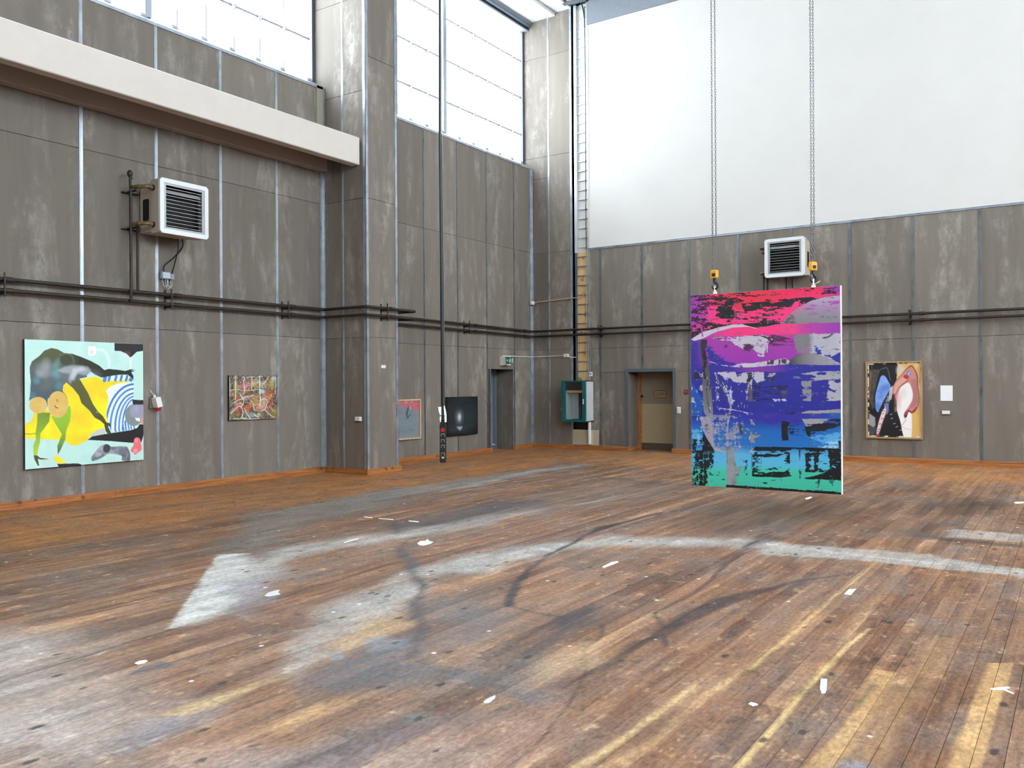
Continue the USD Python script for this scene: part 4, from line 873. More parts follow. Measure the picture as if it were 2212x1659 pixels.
# ---- teal cabinet below the tray
cbn = thing('electrical_cabinet', 'teal and grey wall cabinet with glass door below the cable tray', 'cabinet')
x0, x1, y0, y1, z0, z1 = -10.515, -9.92, 17.955, YB-0.014, 0.70, 1.685
sh = MB().box(x0, x0+0.015, y0+0.05, y1, z0, z1).box(x1-0.015, x1, y0+0.05, y1, z0, z1).box(x0, x1, y0+0.05, y1, z0, z0+0.015).box(x0, x1, y0+0.05, y1, z1-0.015, z1).box(x0, x1, y1-0.012, y1, z0, z1)
obj('body', sh, CABG, cbn)
df = obj('door', MB().box(x0-0.06, x0+0.035, y0, y0+0.05, z0-0.01, z1+0.01).box(x1-0.085, x1+0.004, y0, y0+0.05, z0-0.01, z1+0.01).box(x0+0.035, x1-0.085, y0, y0+0.05, z0-0.01, z0+0.05).box(x0+0.035, x1-0.085, y0, y0+0.05, z1-0.02, z1+0.01), TEAL, cbn)
obj('door_glass', BOX(x0+0.035, x1-0.085, y0+0.02, y0+0.026, z0+0.05, z1-0.02), GLASS, df)
obj('handle', RB(x1-0.062, x1-0.035, y0-0.025, y0, 1.12, 1.25, b=0.006), RAILW, df)
obj('hinge', RB(x0-0.09, x0-0.06, y0+0.01, y0+0.04, 0.97, 1.03, b=0.004), RAILW, df)
obj('shelf', BOX(x0+0.015, x1-0.015, y0+0.12, y1-0.012, 1.42, 1.44).box(x0+0.03, x1-0.03, y0+0.10, y0+0.12, 1.40, 1.46), PLY, cbn)
obj('mounting_plate', BOX(x0+0.02, x0+0.2, y1-0.05, y1-0.03, z0+0.05, 1.38), CABG, cbn)
m = MB()
for k, xx in enumerate((-10.22, -10.18, -10.13)): m.tube(curve([(xx, y1-0.06, 1.40), (xx+0.02, y1-0.1, 1.2), (xx-0.01, y1-0.07, 0.95), (xx+0.01, y1-0.06, z0+0.02)], 6), 0.010, 6)
obj('wiring', m, BLACK, cbn, smooth=60)
obj('inner_back', BOX(x0+0.2, x1-0.016, y1-0.05, y1-0.03, z0+0.05, 1.38).box(x0+0.016, x1-0.016, y1-0.028, y1-0.014, z0+0.016, 1.40), plain('cabinet_inside', lin((72, 70, 66)), 0.6), cbn)
m = MB().box(x0+0.015, x1-0.015, y0+0.06, y1-0.02, 1.46, z1-0.016)
obj('upper_module', m, DARK, cbn)
wbrd = obj('backing_board', RB(-10.512, -9.79, YB-0.022, YB-0.002, 0.113, 0.487, b=0.002), plain('cream_board', lin((198, 186, 160)), 0.35, noise=0.02), label='cream board leaning on the skirting under the teal cabinet', cat='board')
dp = thing('drop_conduit', 'grey conduit running down from the cabinet over the cream board', 'conduit')
obj('tube', RB(-10.045, -9.99, 18.30, YB-0.023, 0.135, 0.71, b=0.01), WPLAST, dp)

# ---- sign on the back door
sg = thing('door_sign', 'red framed notice on the back door', 'sign')
sx0, sx1, sz0, sz1, sy = -8.60, -8.29, 1.26, 1.44, YD-0.006
obj('plate', BOX(sx0, sx1, sy-0.003, sy, sz0, sz1), plain('notice_beige', lin((168, 152, 122)), 0.6), sg)
obj('red_border', MB().box(sx0, sx1, sy-0.005, sy-0.003, sz0, sz0+0.014).box(sx0, sx1, sy-0.005, sy-0.003, sz1-0.014, sz1).box(sx0, sx0+0.014, sy-0.005, sy-0.003, sz0+0.014, sz1-0.014).box(sx1-0.014, sx1, sy-0.005, sy-0.003, sz0+0.014, sz1-0.014), plain('notice_red', lin((150, 52, 40)), 0.5), sg)
m = MB()
for k, (a, b) in enumerate(((0.04, 0.27), (0.04, 0.26), (0.05, 0.12))): m.box(sx0+a, sx0+b, sy-0.004, sy-0.003, sz1-0.07-k*0.038, sz1-0.052-k*0.038)
obj('faded_text', m, plain('notice_text', lin((120, 92, 70)), 0.6), sg)

# ================================================================== hoists, pendant
def chain(x0, y0, z0, z1, step=0.036, r=0.0036, hw=0.0095, dx=0.0):
    """oval links turned by 90 degrees one after the other"""
    n = int((z1-z0)/step); m = MB()
    a = np.linspace(0, 2*np.pi, 9)[:-1]
    hl = step/2 + 0.006
    ring = np.c_[hw*np.cos(a), np.sign(np.sin(a))*(np.abs(np.sin(a))**0.6)*hl]
    base_v, base_f = [], []
    for i, (px, pz) in enumerate(ring):
        nx, nz = math.cos(a[i]), math.sin(a[i])
        for q in (0, 1, 2, 3):
            c, s_ = math.cos(q*np.pi/2), math.sin(q*np.pi/2)
            base_v.append((px + r*c*nx, r*s_, pz + r*c*nz))
    for i in range(8):
        for q in range(4):
            A, B_, C_, D_ = i*4+q, i*4+(q+1) % 4, ((i+1) % 8)*4+(q+1) % 4, ((i+1) % 8)*4+q
            base_f += [(A, B_, C_), (A, C_, D_)]
    bv, bf = np.array(base_v), np.array(base_f)
    bv2 = bv[:, [1, 0, 2]]
    for k in range(n):
        zc = z0 + step*(k+0.5); t = (zc-z0)/(z1-z0)
        m.raw((bv if k % 2 else bv2) + np.array([x0+dx*t, y0, zc]), bf)
    return m
def hoist(label, x, y, yaw, sep, zt):
    t = thing('hoist_hook', label, 'hoist')
    c, s_ = math.cos(yaw), math.sin(yaw)
    R3 = np.eye(4); R3[:2, :2] = [[c, -s_], [s_, c]]; R3[:3, 3] = (x, y, 0)
    blk = MB().rbox(-0.052, 0.052, -0.03, 0.03, 3.02, 3.135, b=0.014)
    obj('block', MB().add(blk.mesh(), R3), YELLOW, t)
    obj('block_plate', MB().add(MB().rbox(-0.028, 0.028, -0.033, 0.033, 3.045, 3.09, b=0.004).mesh(), R3), DARK, t)
    hook = MB().cyl((0, 0, 3.0), (0, 0, 1), 0.022, 0.05, 12)
    pts = [(0, 0, 2.99), (0.012, 0, 2.965)] + [(0.005 + 0.042*math.cos(q), 0, 2.918 + 0.042*math.sin(q)) for q in np.linspace(1.2, -3.5, 16)]
    hook.tube(pts, [0.016, 0.017] + list(np.linspace(0.018, 0.008, 16)), 10)
    obj('hook', MB().add(hook.mesh(), R3), BLACK, t, smooth=50)
    obj('latch', MB().add(MB().box(-0.03, 0.0, -0.004, 0.004, 2.945, 2.975).mesh(), R3), DSTEEL, t)
    for k, dx in enumerate((-sep/2, sep/2)):
        obj('chain', chain(x+dx*c, y+dx*s_, 3.125, zt), CHAIN, t)
    return t
HY = 11.085
hoist('left yellow hoist hook on chains holding the big pink and blue painting', -4.124, HY, math.radians(-8), 0.052, ZC)
hoist('right yellow hoist hook on chains holding the big pink and blue painting', -2.829, HY, math.radians(52), 0.040, ZC)
for x, w in ((-4.124, 'left'), (-2.829, 'right')):
    s = thing('hanging_strap', f'short white strap tied between the {w} hoist hook and the big painting', 'strap')
    obj('strap', MB().tube([(x+0.006, HY, 2.905), (x+0.003, HY, 2.872), (x+0.006, HY, 2.84)], [0.009, 0.012, 0.013], 10).rbox(x-0.018, x+0.03, HY-0.012, HY+0.012, 2.805, 2.842, b=0.004), ROPE, s, smooth=40)
    obj('loop', MB().tube(arc((x+0.005, HY, 2.893), (0, 1, 0), (0, 0, 1), 0.022, 0, 2*np.pi, 14), 0.006, 8), ROPE, s, smooth=50)
    if w == 'right': obj('loose_end', MB().tube(curve([(x+0.02, HY, 2.855), (x+0.06, HY-0.01, 2.868), (x+0.09, HY-0.01, 2.885)], 5), 0.006, 6), ROPE, s, smooth=50)

pc = thing('hoist_controller', 'black hanging crane push-button controller with red stop button', 'controller')
PXC, PYC = -5.62, 7.07
Ry = trimesh.transformations.rotation_matrix(math.radians(33.8), [0, 0, 1]); Ry[:3, 3] = (PXC, PYC, 0)
def loc(m): return MB().add(m.mesh(), Ry)
obj('body', loc(MB().rbox(-0.034, 0.034, -0.025, 0.025, 0.785, 1.185, b=0.006).rbox(-0.027, 0.027, -0.02, 0.02, 1.18, 1.235, b=0.006)), BLACK, pc)
btn = [(1.128, RED, 'stop_button', 0.021), (1.07, None, 'push_button', 0.014), (1.01, None, 'push_button', 0.014), (0.952, None, 'push_button', 0.014), (0.925, None, None, 0), (0.868, None, 'push_button', 0.015)]
for z, mm, nm, r in btn:
    if nm is None: continue
    b = obj(nm, loc(MB().cyl((0.0, -0.03, z), (0, 1, 0), r, 0.016 if mm is None else 0.03, 16)), mm or BLACK, pc, smooth=40)
    if mm is None: obj('button_ring', loc(MB().box(-0.017, 0.017, -0.028, -0.0255, z+0.016, z+0.020).box(-0.018, -0.015, -0.028, -0.0255, z-0.014, z+0.018).box(0.015, 0.018, -0.028, -0.0255, z-0.014, z+0.018)), CABG, b)
obj('arrow_plate', loc(MB().box(-0.012, 0.012, -0.028, -0.0255, 0.828, 0.842).box(-0.018, 0.018, -0.028, -0.0255, 0.842, 0.846)), CABG, pc)
cz = [1.235, 1.7, 2.2, 3.0, 4.0, 4.25, 5.2, 6.6, 9.0, ZC]
cxo = [0.0, 0.0, -0.002, -0.006, -0.012, -0.014, -0.008, -0.002, 0.0, 0.0]
obj('cable', loc(MB().tube([(o, 0, z) for o, z in zip(cxo, cz)], [0.021, 0.020, 0.018, 0.0155, 0.0155, 0.0150, 0.013, 0.013, 0.013, 0.013], 12)), BLACK, pc, smooth=50)
obj('support_wire', loc(MB().tube([(o+0.020, -0.004, z) for o, z in zip(cxo[:6], cz[:6])], [0.004]*6, 6)), DSTEEL, pc, smooth=50)
def sheet(pts, n=8):
    """thin paper: a curled strip given as (x, z) left and right edges"""
    m = MB(); l = curve([(a, d, z) for (a, b, d, z) in pts], n); r = curve([(b, d*0.6-0.004, z) for (a, b, d, z) in pts], n)
    k = len(l); v = np.vstack([l, r, l + [0, 0.0012, 0], r + [0, 0.0012, 0]]); f = []
    for i in range(k-1): f += [(i, i+1, k+i+1), (i, k+i+1, k+i), (2*k+i, 3*k+i+1, 2*k+i+1), (2*k+i, 3*k+i, 3*k+i+1)]
    return m.raw(v, np.array(f))
pa = thing('instruction_sheet', 'creased white paper tied round the cable above the crane controller', 'paper')
obj('left_sheet', loc(sheet([(-0.048, -0.014, -0.02, 1.372), (-0.040, -0.014, -0.03, 1.32), (-0.030, -0.014, -0.018, 1.285), (-0.032, -0.016, -0.024, 1.25), (-0.026, -0.016, -0.024, 1.21)])), PAPER, pa)
obj('right_sheet', loc(sheet([(0.012, 0.020, -0.02, 1.385), (0.014, 0.034, -0.026, 1.33), (0.016, 0.040, -0.022, 1.28), (0.020, 0.040, -0.026, 1.21)])), PAPER, pa)
m = MB()
for k, z in enumerate((1.345, 1.335, 1.325, 1.31)): m.box(-0.034+0.002*k, -0.022, -0.0335, -0.0325, z, z+0.004)
obj('binding', loc(MB().tube(arc((0, 0, 1.278), (1, 0, 0), (0, 1, 0), 0.030, 0, 2*np.pi, 16), 0.004, 6)), BLACK, pa)
# ================================================================== paintings
class Paint:
    """A painted surface: colours on a grid of points, drawn with polygons, strokes and noise in the painting's own coordinates."""
    def __init__(s, quad, nx, ny, bg):
        # quad: the four corners TL, TR, BR, BL in the coordinates used for drawing
        s.nx, s.ny = nx, ny
        U, V = np.meshgrid(np.linspace(0, 1, nx), np.linspace(0, 1, ny))
        A, b = [], []
        for (x, y), (u, v) in zip(quad, ((0, 0), (1, 0), (1, 1), (0, 1))):
            A += [[u, v, 1, 0, 0, 0, -x*u, -x*v], [0, 0, 0, u, v, 1, -y*u, -y*v]]; b += [x, y]
        h = np.linalg.solve(np.array(A, float), np.array(b, float)); H = np.append(h, 1).reshape(3, 3)
        w = H[2, 0]*U + H[2, 1]*V + H[2, 2]
        s.P = np.stack([(H[0, 0]*U+H[0, 1]*V+H[0, 2])/w, (H[1, 0]*U+H[1, 1]*V+H[1, 2])/w], -1).reshape(-1, 2)
        s.uv = np.stack([U, V], -1).reshape(-1, 2)
        s.c = np.tile(lin(bg), (len(s.P), 1))
    def n(s, sx, sy, seed=0, oct=3):
        o, a, t = 0, 1.0, 0
        for k in range(oct):
            o = o + a*meshkit.noise(np.c_[s.P[:, 0]*sx*2**k, s.P[:, 1]*sy*2**k, np.full(len(s.P), seed*7.3+k*3.1)], seed+k); t += a; a *= 0.55
        return o/t
    def put(s, m, col):
        c = lin(col) if not callable(col) else col(s)
        m = m[:, None] if np.ndim(m) == 1 else m
        s.c = s.c*(1-m) + c*m; return s
    def mask(s, pts, soft=2.0, smooth=False):
        Q = np.asarray(pts, float)
        if smooth: Q = curve(np.vstack([Q, Q[:1]]), 5)[:-1]
        lo, hi = Q.min(0)-soft*2, Q.max(0)+soft*2
        sel = np.flatnonzero(((s.P >= lo) & (s.P <= hi)).all(1)); m = np.zeros(len(s.P))
        if not len(sel): return m
        p = s.P[sel]; d = np.full(len(sel), 1e9)
        for i in range(len(Q)): d = np.minimum(d, seg_dist(p, Q[i], Q[(i+1) % len(Q)])[0])
        d = np.where(inside(p, Q), d, -d); m[sel] = sstep(0.5+d/(2*soft)); return m
    def ell(s, cx, cy, rx, ry, soft=2.0, rot=0):
        d = s.P - (cx, cy); c, q = math.cos(rot), math.sin(rot); x, y = d[:, 0]*c+d[:, 1]*q, -d[:, 0]*q+d[:, 1]*c
        r = np.sqrt((x/rx)**2+(y/ry)**2); return sstep(0.5+(1-r)*min(rx, ry)/(2*soft))
    def strk(s, pts, w, soft=2.0, smooth=True):
        Q = np.asarray(pts, float); W = np.broadcast_to(np.asarray(w, float), (len(Q),))
        if smooth and len(Q) > 2:
            k = 6; W = np.interp(np.linspace(0, len(Q)-1, k*(len(Q)-1)+1), np.arange(len(Q)), W); Q = curve(Q, k)
        lo, hi = Q.min(0)-W.max()-soft*2, Q.max(0)+W.max()+soft*2
        sel = np.flatnonzero(((s.P >= lo) & (s.P <= hi)).all(1)); m = np.zeros(len(s.P)); p = s.P[sel]
        if not len(sel): return m
        for i in range(len(Q)-1):
            d, t = seg_dist(p, Q[i], Q[i+1]); m[sel] = np.maximum(m[sel], sstep(0.5+((W[i]*(1-t)+W[i+1]*t)/2-d)/(2*soft)))
        return m
    def poly(s, pts, col, a=1.0, soft=2.0, smooth=False): return s.put(s.mask(pts, soft, smooth)*a, col)
    def oval(s, cx, cy, rx, ry, col, a=1.0, soft=2.0, rot=0): return s.put(s.ell(cx, cy, rx, ry, soft, rot)*a, col)
    def stroke(s, pts, w, col, a=1.0, soft=2.0, smooth=True): return s.put(s.strk(pts, w, soft, smooth)*a, col)
    def grid(s, O, ex, ez, W, H):
        """front face mesh: origin O = top left corner, ex along the width, downwards -ez"""
        v = np.asarray(O, float) + s.uv[:, :1]*W*np.asarray(ex, float) - s.uv[:, 1:]*H*np.asarray(ez, float)
        i, j = np.meshgrid(np.arange(s.ny-1), np.arange(s.nx-1), indexing='ij'); q = (i*s.nx+j).ravel()
        return v, np.vstack([np.stack([q, q+s.nx, q+s.nx+1], 1), np.stack([q, q+s.nx+1, q+1], 1)])
Z3 = (0, 0, 1)
def ramp(v, stops):
    xs = [p for p, _ in stops]; cs = np.array([lin(c) for _, c in stops]); return np.stack([np.interp(v, xs, cs[:, k]) for k in range(3)], -1)

# ---- 1: the big yellow figure on the left wall
p = Paint([(62, 70), (1485, 128), (1487, 1505), (60, 1620)], 250, 262, (200, 238, 228))
p.put(0.35*sstep((p.n(.004, .004, 1)-0.45)*4), (218, 242, 236)); p.put(0.3*sstep((p.n(.006, .006, 2)-0.5)*5), (176, 222, 214))
p.stroke([(930, 195), (1000, 200), (1050, 250), (1075, 330), (1078, 400)], 34, (222, 248, 240), 0.8, 6)
p.poly([(825, 155), (920, 152), (922, 235), (880, 272), (828, 262)], (250, 246, 243), 0.95, 7); p.oval(868, 225, 26, 30, (236, 214, 220), 0.6, 10)
p.poly([(560, 580), (640, 620), (740, 545), (930, 512), (1000, 555), (1090, 566), (1180, 565), (1320, 538), (1310, 580), (1180, 597), (1085, 638), (1035, 690), (1062, 740), (1066, 820), (1046, 900), (1040, 980), (1062, 1060), (1010, 1125), (930, 1150), (860, 1200), (825, 1258), (740, 1312), (672, 1338), (610, 1328), (560, 1292), (470, 1265), (300, 1262), (60, 1250), (60, 1082), (130, 1052), (162, 990), (172, 930), (260, 880), (420, 960), (560, 930), (590, 860), (570, 780), (520, 690), (525, 610)], lambda q: ramp(q.n(.003, .003, 5)+0.12*sstep((q.P[:, 1]-950)/250), [(0.35, (250, 196, 24)), (0.5, (255, 220, 26)), (0.68, (255, 244, 18))]))
p.stroke([(60, 1195), (120, 1198), (190, 1190)], 6, (96, 70, 20)); p.stroke([(60, 1236), (230, 1240)], 24, (255, 232, 60), 0.7, 6)
p.poly([(1000, 535), (1080, 508), (1200, 500), (1310, 498), (1330, 530), (1310, 548), (1180, 568), (1080, 566), (1000, 553)], (240, 246, 250))
for k, x in enumerate((1020, 1072, 1150, 1215, 1280)): p.stroke([(x+14, 510), (x, 560)], 30 if k else 44, (66, 136, 204), 1, 3)
p.poly([(1310, 560), (1340, 580), (1370, 548), (1362, 520), (1320, 530)], (66, 136, 200))
fan = p.mask([(1035, 690), (1085, 640), (1180, 600), (1260, 588), (1370, 585), (1368, 790), (1330, 850), (1280, 930), (1285, 1030), (1350, 1080), (1412, 1100), (1405, 1138), (1140, 1175), (1092, 1150), (1070, 1080), (1045, 990), (1048, 900), (1066, 820), (1062, 740)], 2)
p.put(fan, (240, 247, 250))
for k, (rx, ry) in enumerate(((350, 520), (296, 466), (238, 412), (192, 374), (150, 340), (112, 306), (300, 0))[:6]):
    t = np.linspace(math.pi*0.98, math.pi*1.5, 14); pts = [(1385+rx*math.cos(a), 1125+ry*math.sin(a)) for a in t]
    x0 = pts[0][0]; pts = [(x0+8+4*k, 1185)] + pts
    p.put(p.strk(pts, 25-2*k, 2.5)*fan, (70, 144, 214) if k % 2 else (58, 128, 200))
for x in (1255, 1285, 1320, 1350, 1385): p.put(p.strk([(x, 1170), (x-14, 1100), (x-20, 1050)], 17, 3)*fan, (70, 146, 216))
p.poly([(1142, 115), (1488, 128), (1488, 210), (1410, 222), (1335, 292), (1290, 245), (1215, 212), (1142, 208)], (26, 25, 32)); p.poly([(1255, 214), (1330, 218), (1332, 280), (1295, 248)], (122, 40, 48), 0.8, 8)
p.stroke([(1336, 290), (1334, 350), (1340, 430)], 14, (248, 250, 248), 0.95, 4)
p.poly([(1355, 790), (1488, 796), (1488, 858), (1360, 850)], (20, 20, 24))
p.oval(1372, 975, 108, 128, (138, 144, 142), 1, 3); p.poly([(1330, 870), (1400, 850), (1488, 848), (1488, 1012), (1385, 1002), (1340, 990), (1325, 940)], (162, 158, 186), 1, 8); p.oval(1400, 900, 30, 40, (180, 176, 196), 0.6, 20)
p.poly([(1385, 1004), (1445, 1010), (1445, 1052), (1400, 1040)], (246, 248, 248)); p.poly([(1450, 1010), (1488, 1005), (1488, 1090), (1456, 1082)], (216, 158, 150))
p.poly([(815, 1268), (868, 1226), (1040, 1196), (1180, 1176), (1340, 1152), (1412, 1126), (1440, 1082), (1488, 1088), (1488, 1210), (1462, 1295), (1340, 1304), (1100, 1284)], (18, 18, 22))
p.poly([(825, 1220), (920, 1152), (1015, 1126), (1030, 1192), (870, 1226)], (212, 212, 198), 1, 4)
p.poly([(445, 1553), (690, 1548), (742, 1562), (700, 1580), (465, 1592)], (26, 26, 22))
# grey dog, pink hand
p.poly([(858, 1475), (905, 1410), (960, 1350), (1000, 1325), (1060, 1322), (1100, 1350), (1190, 1345), (1270, 1350), (1312, 1400), (1322, 1512), (1228, 1515), (1222, 1460), (1130, 1438), (1060, 1436), (980, 1484), (870, 1522)], lambda q: ramp(q.n(.012, .012, 8), [(0.3, (92, 92, 104)), (0.5, (128, 128, 142)), (0.7, (176, 178, 190))]), 1, 4, True)
p.oval(1042, 1372, 44, 52, (48, 48, 56), 0.95, 8); p.oval(940, 1440, 40, 26, (190, 190, 204), 0.6, 14, -0.5); p.stroke([(880, 1500), (950, 1480), (1010, 1440)], 8, (70, 70, 80), 0.8, 4)
p.stroke([(1280, 1360), (1312, 1430), (1305, 1510)], 26, (96, 94, 108), 0.8, 8)
for x in (930, 1060, 1090, 1130, 1400): p.stroke([(x, 1470), (x+3, 1550)], 4, (150, 176, 174), 0.6, 3)
p.poly([(1328, 1388), (1362, 1340), (1376, 1262), (1410, 1240), (1442, 1256), (1458, 1320), (1462, 1385), (1420, 1420), (1386, 1447), (1360, 1420), (1340, 1412)], (244, 116, 128), 1, 3, True)
p.oval(1400, 1275, 20, 28, (250, 150, 158), 0.7, 8); p.oval(1390, 1400, 26, 34, (252, 170, 176), 0.7, 10); p.stroke([(1345, 1360), (1390, 1372), (1440, 1350)], 6, (206, 76, 96), 0.6, 4)
# green legs
p.poly([(212, 948), (290, 940), (366, 945), (352, 1050), (300, 1120), (245, 1190), (243, 1290), (218, 1380), (206, 1452), (164, 1452), (158, 1340), (190, 1262), (188, 1180), (206, 1080)], lambda q: ramp(q.P[:, 1], [(950, (122, 152, 46)), (1150, (142, 176, 44)), (1400, (176, 212, 56))]), 1, 2.5)
p.poly([(378, 985), (500, 985), (585, 870), (604, 860), (616, 930), (606, 1040), (556, 1165), (546, 1260), (492, 1380), (455, 1442), (448, 1340), (505, 1200), (440, 1095)], lambda q: ramp(q.P[:, 1], [(900, (160, 206, 40)), (1150, (150, 190, 44)), (1300, (120, 160, 52)), (1430, (70, 96, 60))]), 1, 2.5)
p.poly([(163, 1450), (206, 1452), (240, 1480), (352, 1495), (250, 1502), (214, 1492), (229, 1576), (214, 1576), (172, 1500)], (72, 78, 38)); p.stroke([(270, 1508), (345, 1504)], 9, (250, 200, 60), 0.9, 3)
p.poly([(408, 1492), (440, 1443), (482, 1482), (560, 1547), (440, 1545)], (254, 232, 20), 1, 4)
# the dark bent figure
body = [(112, 805), (128, 690), (134, 560), (124, 470), (122, 400), (150, 332), (240, 268), (300, 205), (385, 174), (460, 190), (540, 236), (640, 245), (740, 280), (860, 330), (960, 385), (1018, 438), (1070, 424), (1180, 434), (1270, 448), (1330, 430), (1390, 430), (1345, 442), (1392, 450), (1342, 462), (1370, 512), (1366, 545), (1322, 512), (1300, 492), (1180, 495), (1080, 510), (985, 527), (905, 490), (852, 452), (806, 500), (812, 520), (720, 540), (780, 640), (822, 710), (880, 840), (940, 930), (1000, 985), (1042, 1060), (1086, 1070), (1096, 1125), (1070, 1100), (1060, 1110), (1100, 1190), (1062, 1206), (1030, 1160), (1014, 1080), (972, 1042), (900, 1002), (840, 920), (742, 830), (712, 740), (640, 650), (562, 584), (525, 620), (515, 700), (340, 775), (330, 865), (230, 765), (150, 775)]
bm_ = p.mask(body, 2.5)
def body_col(q):
    x, y = q.P[:, 0], q.P[:, 1]
    c = ramp(y, [(170, (92, 90, 46)), (300, (84, 88, 62)), (420, (92, 100, 98)), (650, (80, 94, 104)), (800, (74, 88, 108))])
    k = sstep((x-560)/180)*sstep((520-y)/120); c = c*(1-k[:, None]) + lin((44, 46, 30))*k[:, None]
    k = sstep((x-900)/120); c = c*(1-k[:, None]*(y < 560)[:, None]) + lin((34, 36, 26))*(k*(y < 560))[:, None]
    k = sstep((x-590)/80)*sstep((y-520)/60); c = c*(1-k[:, None]) + lin((92, 92, 44))*k[:, None]
    k = sstep((y-900)/200)*(x > 700); c = c*(1-k[:, None]) + lin((66, 66, 34))*k[:, None]
    return c
p.put(bm_, body_col)
for (x, y, r, col, a) in ((320, 350, 52, (140, 142, 142), .7), (270, 430, 70, (150, 152, 158), .6), (310, 480, 60, (160, 158, 160), .6), (240, 480, 44, (168, 172, 178), .5), (440, 480, 62, (112, 164, 168), .8), (440, 380, 40, (120, 160, 160), .6), (470, 330, 34, (110, 140, 132), .6), (205, 560, 40, (88, 146, 156), .8), (150, 740, 40, (84, 132, 146), .7), (480, 620, 52, (88, 140, 152), .7), (330, 600, 60, (104, 108, 104), .7), (400, 560, 50, (96, 104, 108), .6), (280, 650, 44, (116, 104, 96), .5), (560, 520, 60, (120, 122, 126), .6), (520, 470, 50, (110, 112, 116), .6)):
    p.put(p.ell(x, y, r, r, r*0.7)*bm_*a, col)
p.oval(560, 315, 76, 66, (58, 64, 40), 0.85, 14); p.stroke([(490, 260), (560, 240), (630, 270), (655, 345)], 12, (110, 122, 92), 0.6, 8)
p.poly([(455, 440), (540, 400), (640, 380), (740, 385), (820, 400), (856, 440), (846, 480), (780, 500), (700, 480), (640, 520), (610, 600), (590, 560), (600, 480), (520, 470)], (176, 180, 188), 0.75, 20); p.poly([(640, 420), (760, 400), (800, 440), (700, 460), (650, 560), (612, 540)], (212, 218, 222), 0.7, 22); p.oval(330, 400, 60, 40, (170, 174, 174), .4, 30)
p.stroke([(512, 690), (560, 760), (575, 850)], 14, (70, 70, 50), 0.8, 6); p.stroke([(332, 870), (330, 820)], 8, (60, 60, 70), 0.8, 3)
p.oval(222, 853, 108, 98, (228, 186, 98), 1, 3); p.oval(460, 845, 122, 158, (230, 186, 96), 1, 3); p.put(0.35*(p.ell(222, 853, 105, 95)+p.ell(460, 845, 120, 155)).clip(0, 1)*sstep((p.n(.01, .01, 9)-.45)*5), (240, 206, 130))
p.stroke([(440, 790), (456, 796), (448, 815)], 8, (110, 70, 40)); p.stroke([(422, 860), (436, 880), (460, 888)], 9, (60, 46, 40))
p.oval(930, 938, 14, 10, (150, 150, 110), 0.8, 4)
wl1 = thing('painting', 'large painting of a bent dark figure on yellow and mint ground', 'painting')
W1, H1, Y1_, Z1_, T1 = 1.722, 1.728, 5.80, 2.244, 0.045
sx = (11.7-0.06)/11.7
def wallcanvas(t, P, y0, z1, W, H, th, edge, mname=PAINT, fr=None):
    x = XL+0.014
    obj('stretcher', BOX(x, x+th, y0+0.002, y0+W-0.002, z1-H+0.002, z1-0.002), edge, t)
    obj('painted_face', P.grid((x+th+0.0008, y0, z1), (0, 1, 0), Z3, W, H), mname, t, attrs={'paint': P.c})
wallcanvas(wl1, p, 5.776, 2.243, 1.712, 1.726, 0.045, plain('canvas_dark', lin((58, 60, 62)), 0.7))

# ---- 2: dripped painting
q = Paint([(150, 245), (1480, 270), (1480, 1405), (150, 1470)], 130, 108, (58, 62, 56))
r2 = np.random.default_rng(11)
q.put(sstep((q.n(.006, .006, 3)-.42)*5)*.8, (112, 104, 84)); q.put(sstep((q.n(.008, .008, 4)-.55)*6)*.8, (40, 44, 46))
for (x, y, rx, ry, col, a) in ((470, 430, 70, 90, (128, 78, 100), .9), (640, 540, 130, 110, (206, 130, 124), .9), (450, 560, 80, 60, (196, 116, 118), .9), (870, 500, 90, 80, (190, 160, 84), .95), (900, 420, 90, 60, (178, 172, 150), .8), (1330, 500, 70, 130, (174, 156, 56), .95), (1100, 510, 110, 90, (182, 174, 160), .8), (1240, 420, 30, 160, (120, 96, 40), .8), (340, 500, 40, 110, (186, 186, 126), .9), (620, 740, 150, 70, (126, 84, 66), .9), (400, 840, 110, 90, (170, 96, 70), .9), (270, 760, 50, 60, (196, 106, 56), .8), (640, 860, 120, 60, (190, 160, 150), .7), (880, 830, 110, 70, (196, 150, 90), .9), (900, 990, 110, 110, (186, 140, 50), .95), (1270, 780, 110, 110, (196, 88, 44), .9), (1140, 830, 70, 60, (222, 130, 110), .8), (1280, 1020, 110, 80, (160, 58, 38), .95), (420, 1050, 120, 70, (224, 150, 130), .9), (400, 1190, 110, 130, (160, 54, 56), .95), (520, 1150, 40, 60, (150, 60, 70), .9), (665, 1130, 60, 100, (224, 72, 34), 1), (1060, 1080, 110, 100, (226, 190, 176), .9), (1180, 1150, 70, 80, (206, 92, 104), .9), (1420, 1240, 90, 130, (156, 128, 40), .95), (900, 1150, 80, 70, (206, 130, 84), .9), (1100, 940, 90, 70, (206, 186, 150), .8), (320, 1340, 110, 70, (110, 112, 60), .9), (780, 1320, 120, 60, (150, 196, 196), .6), (980, 1300, 60, 60, (170, 200, 150), .8), (1380, 350, 60, 60, (190, 214, 224), .8), (1060, 700, 90, 50, (200, 226, 226), .9), (360, 690, 70, 50, (100, 130, 108), .9), (340, 300, 50, 60, (130, 190, 150), .8)):
    q.put(q.ell(x, y, rx, ry, min(rx, ry)*.6)*a*np.clip(.55+.9*q.n(.02, .02, int(x)), 0, 1), col)
q.put(sstep((q.n(.035, .035, 21)-.52)*8)*.55, (46, 44, 42)); q.put(sstep((q.n(.03, .04, 22)-.56)*9)*.55, (222, 206, 186)); q.put(sstep((q.n(.05, .02, 23)-.58)*9)*.5, (190, 120, 70))
Wt = (232, 232, 222)
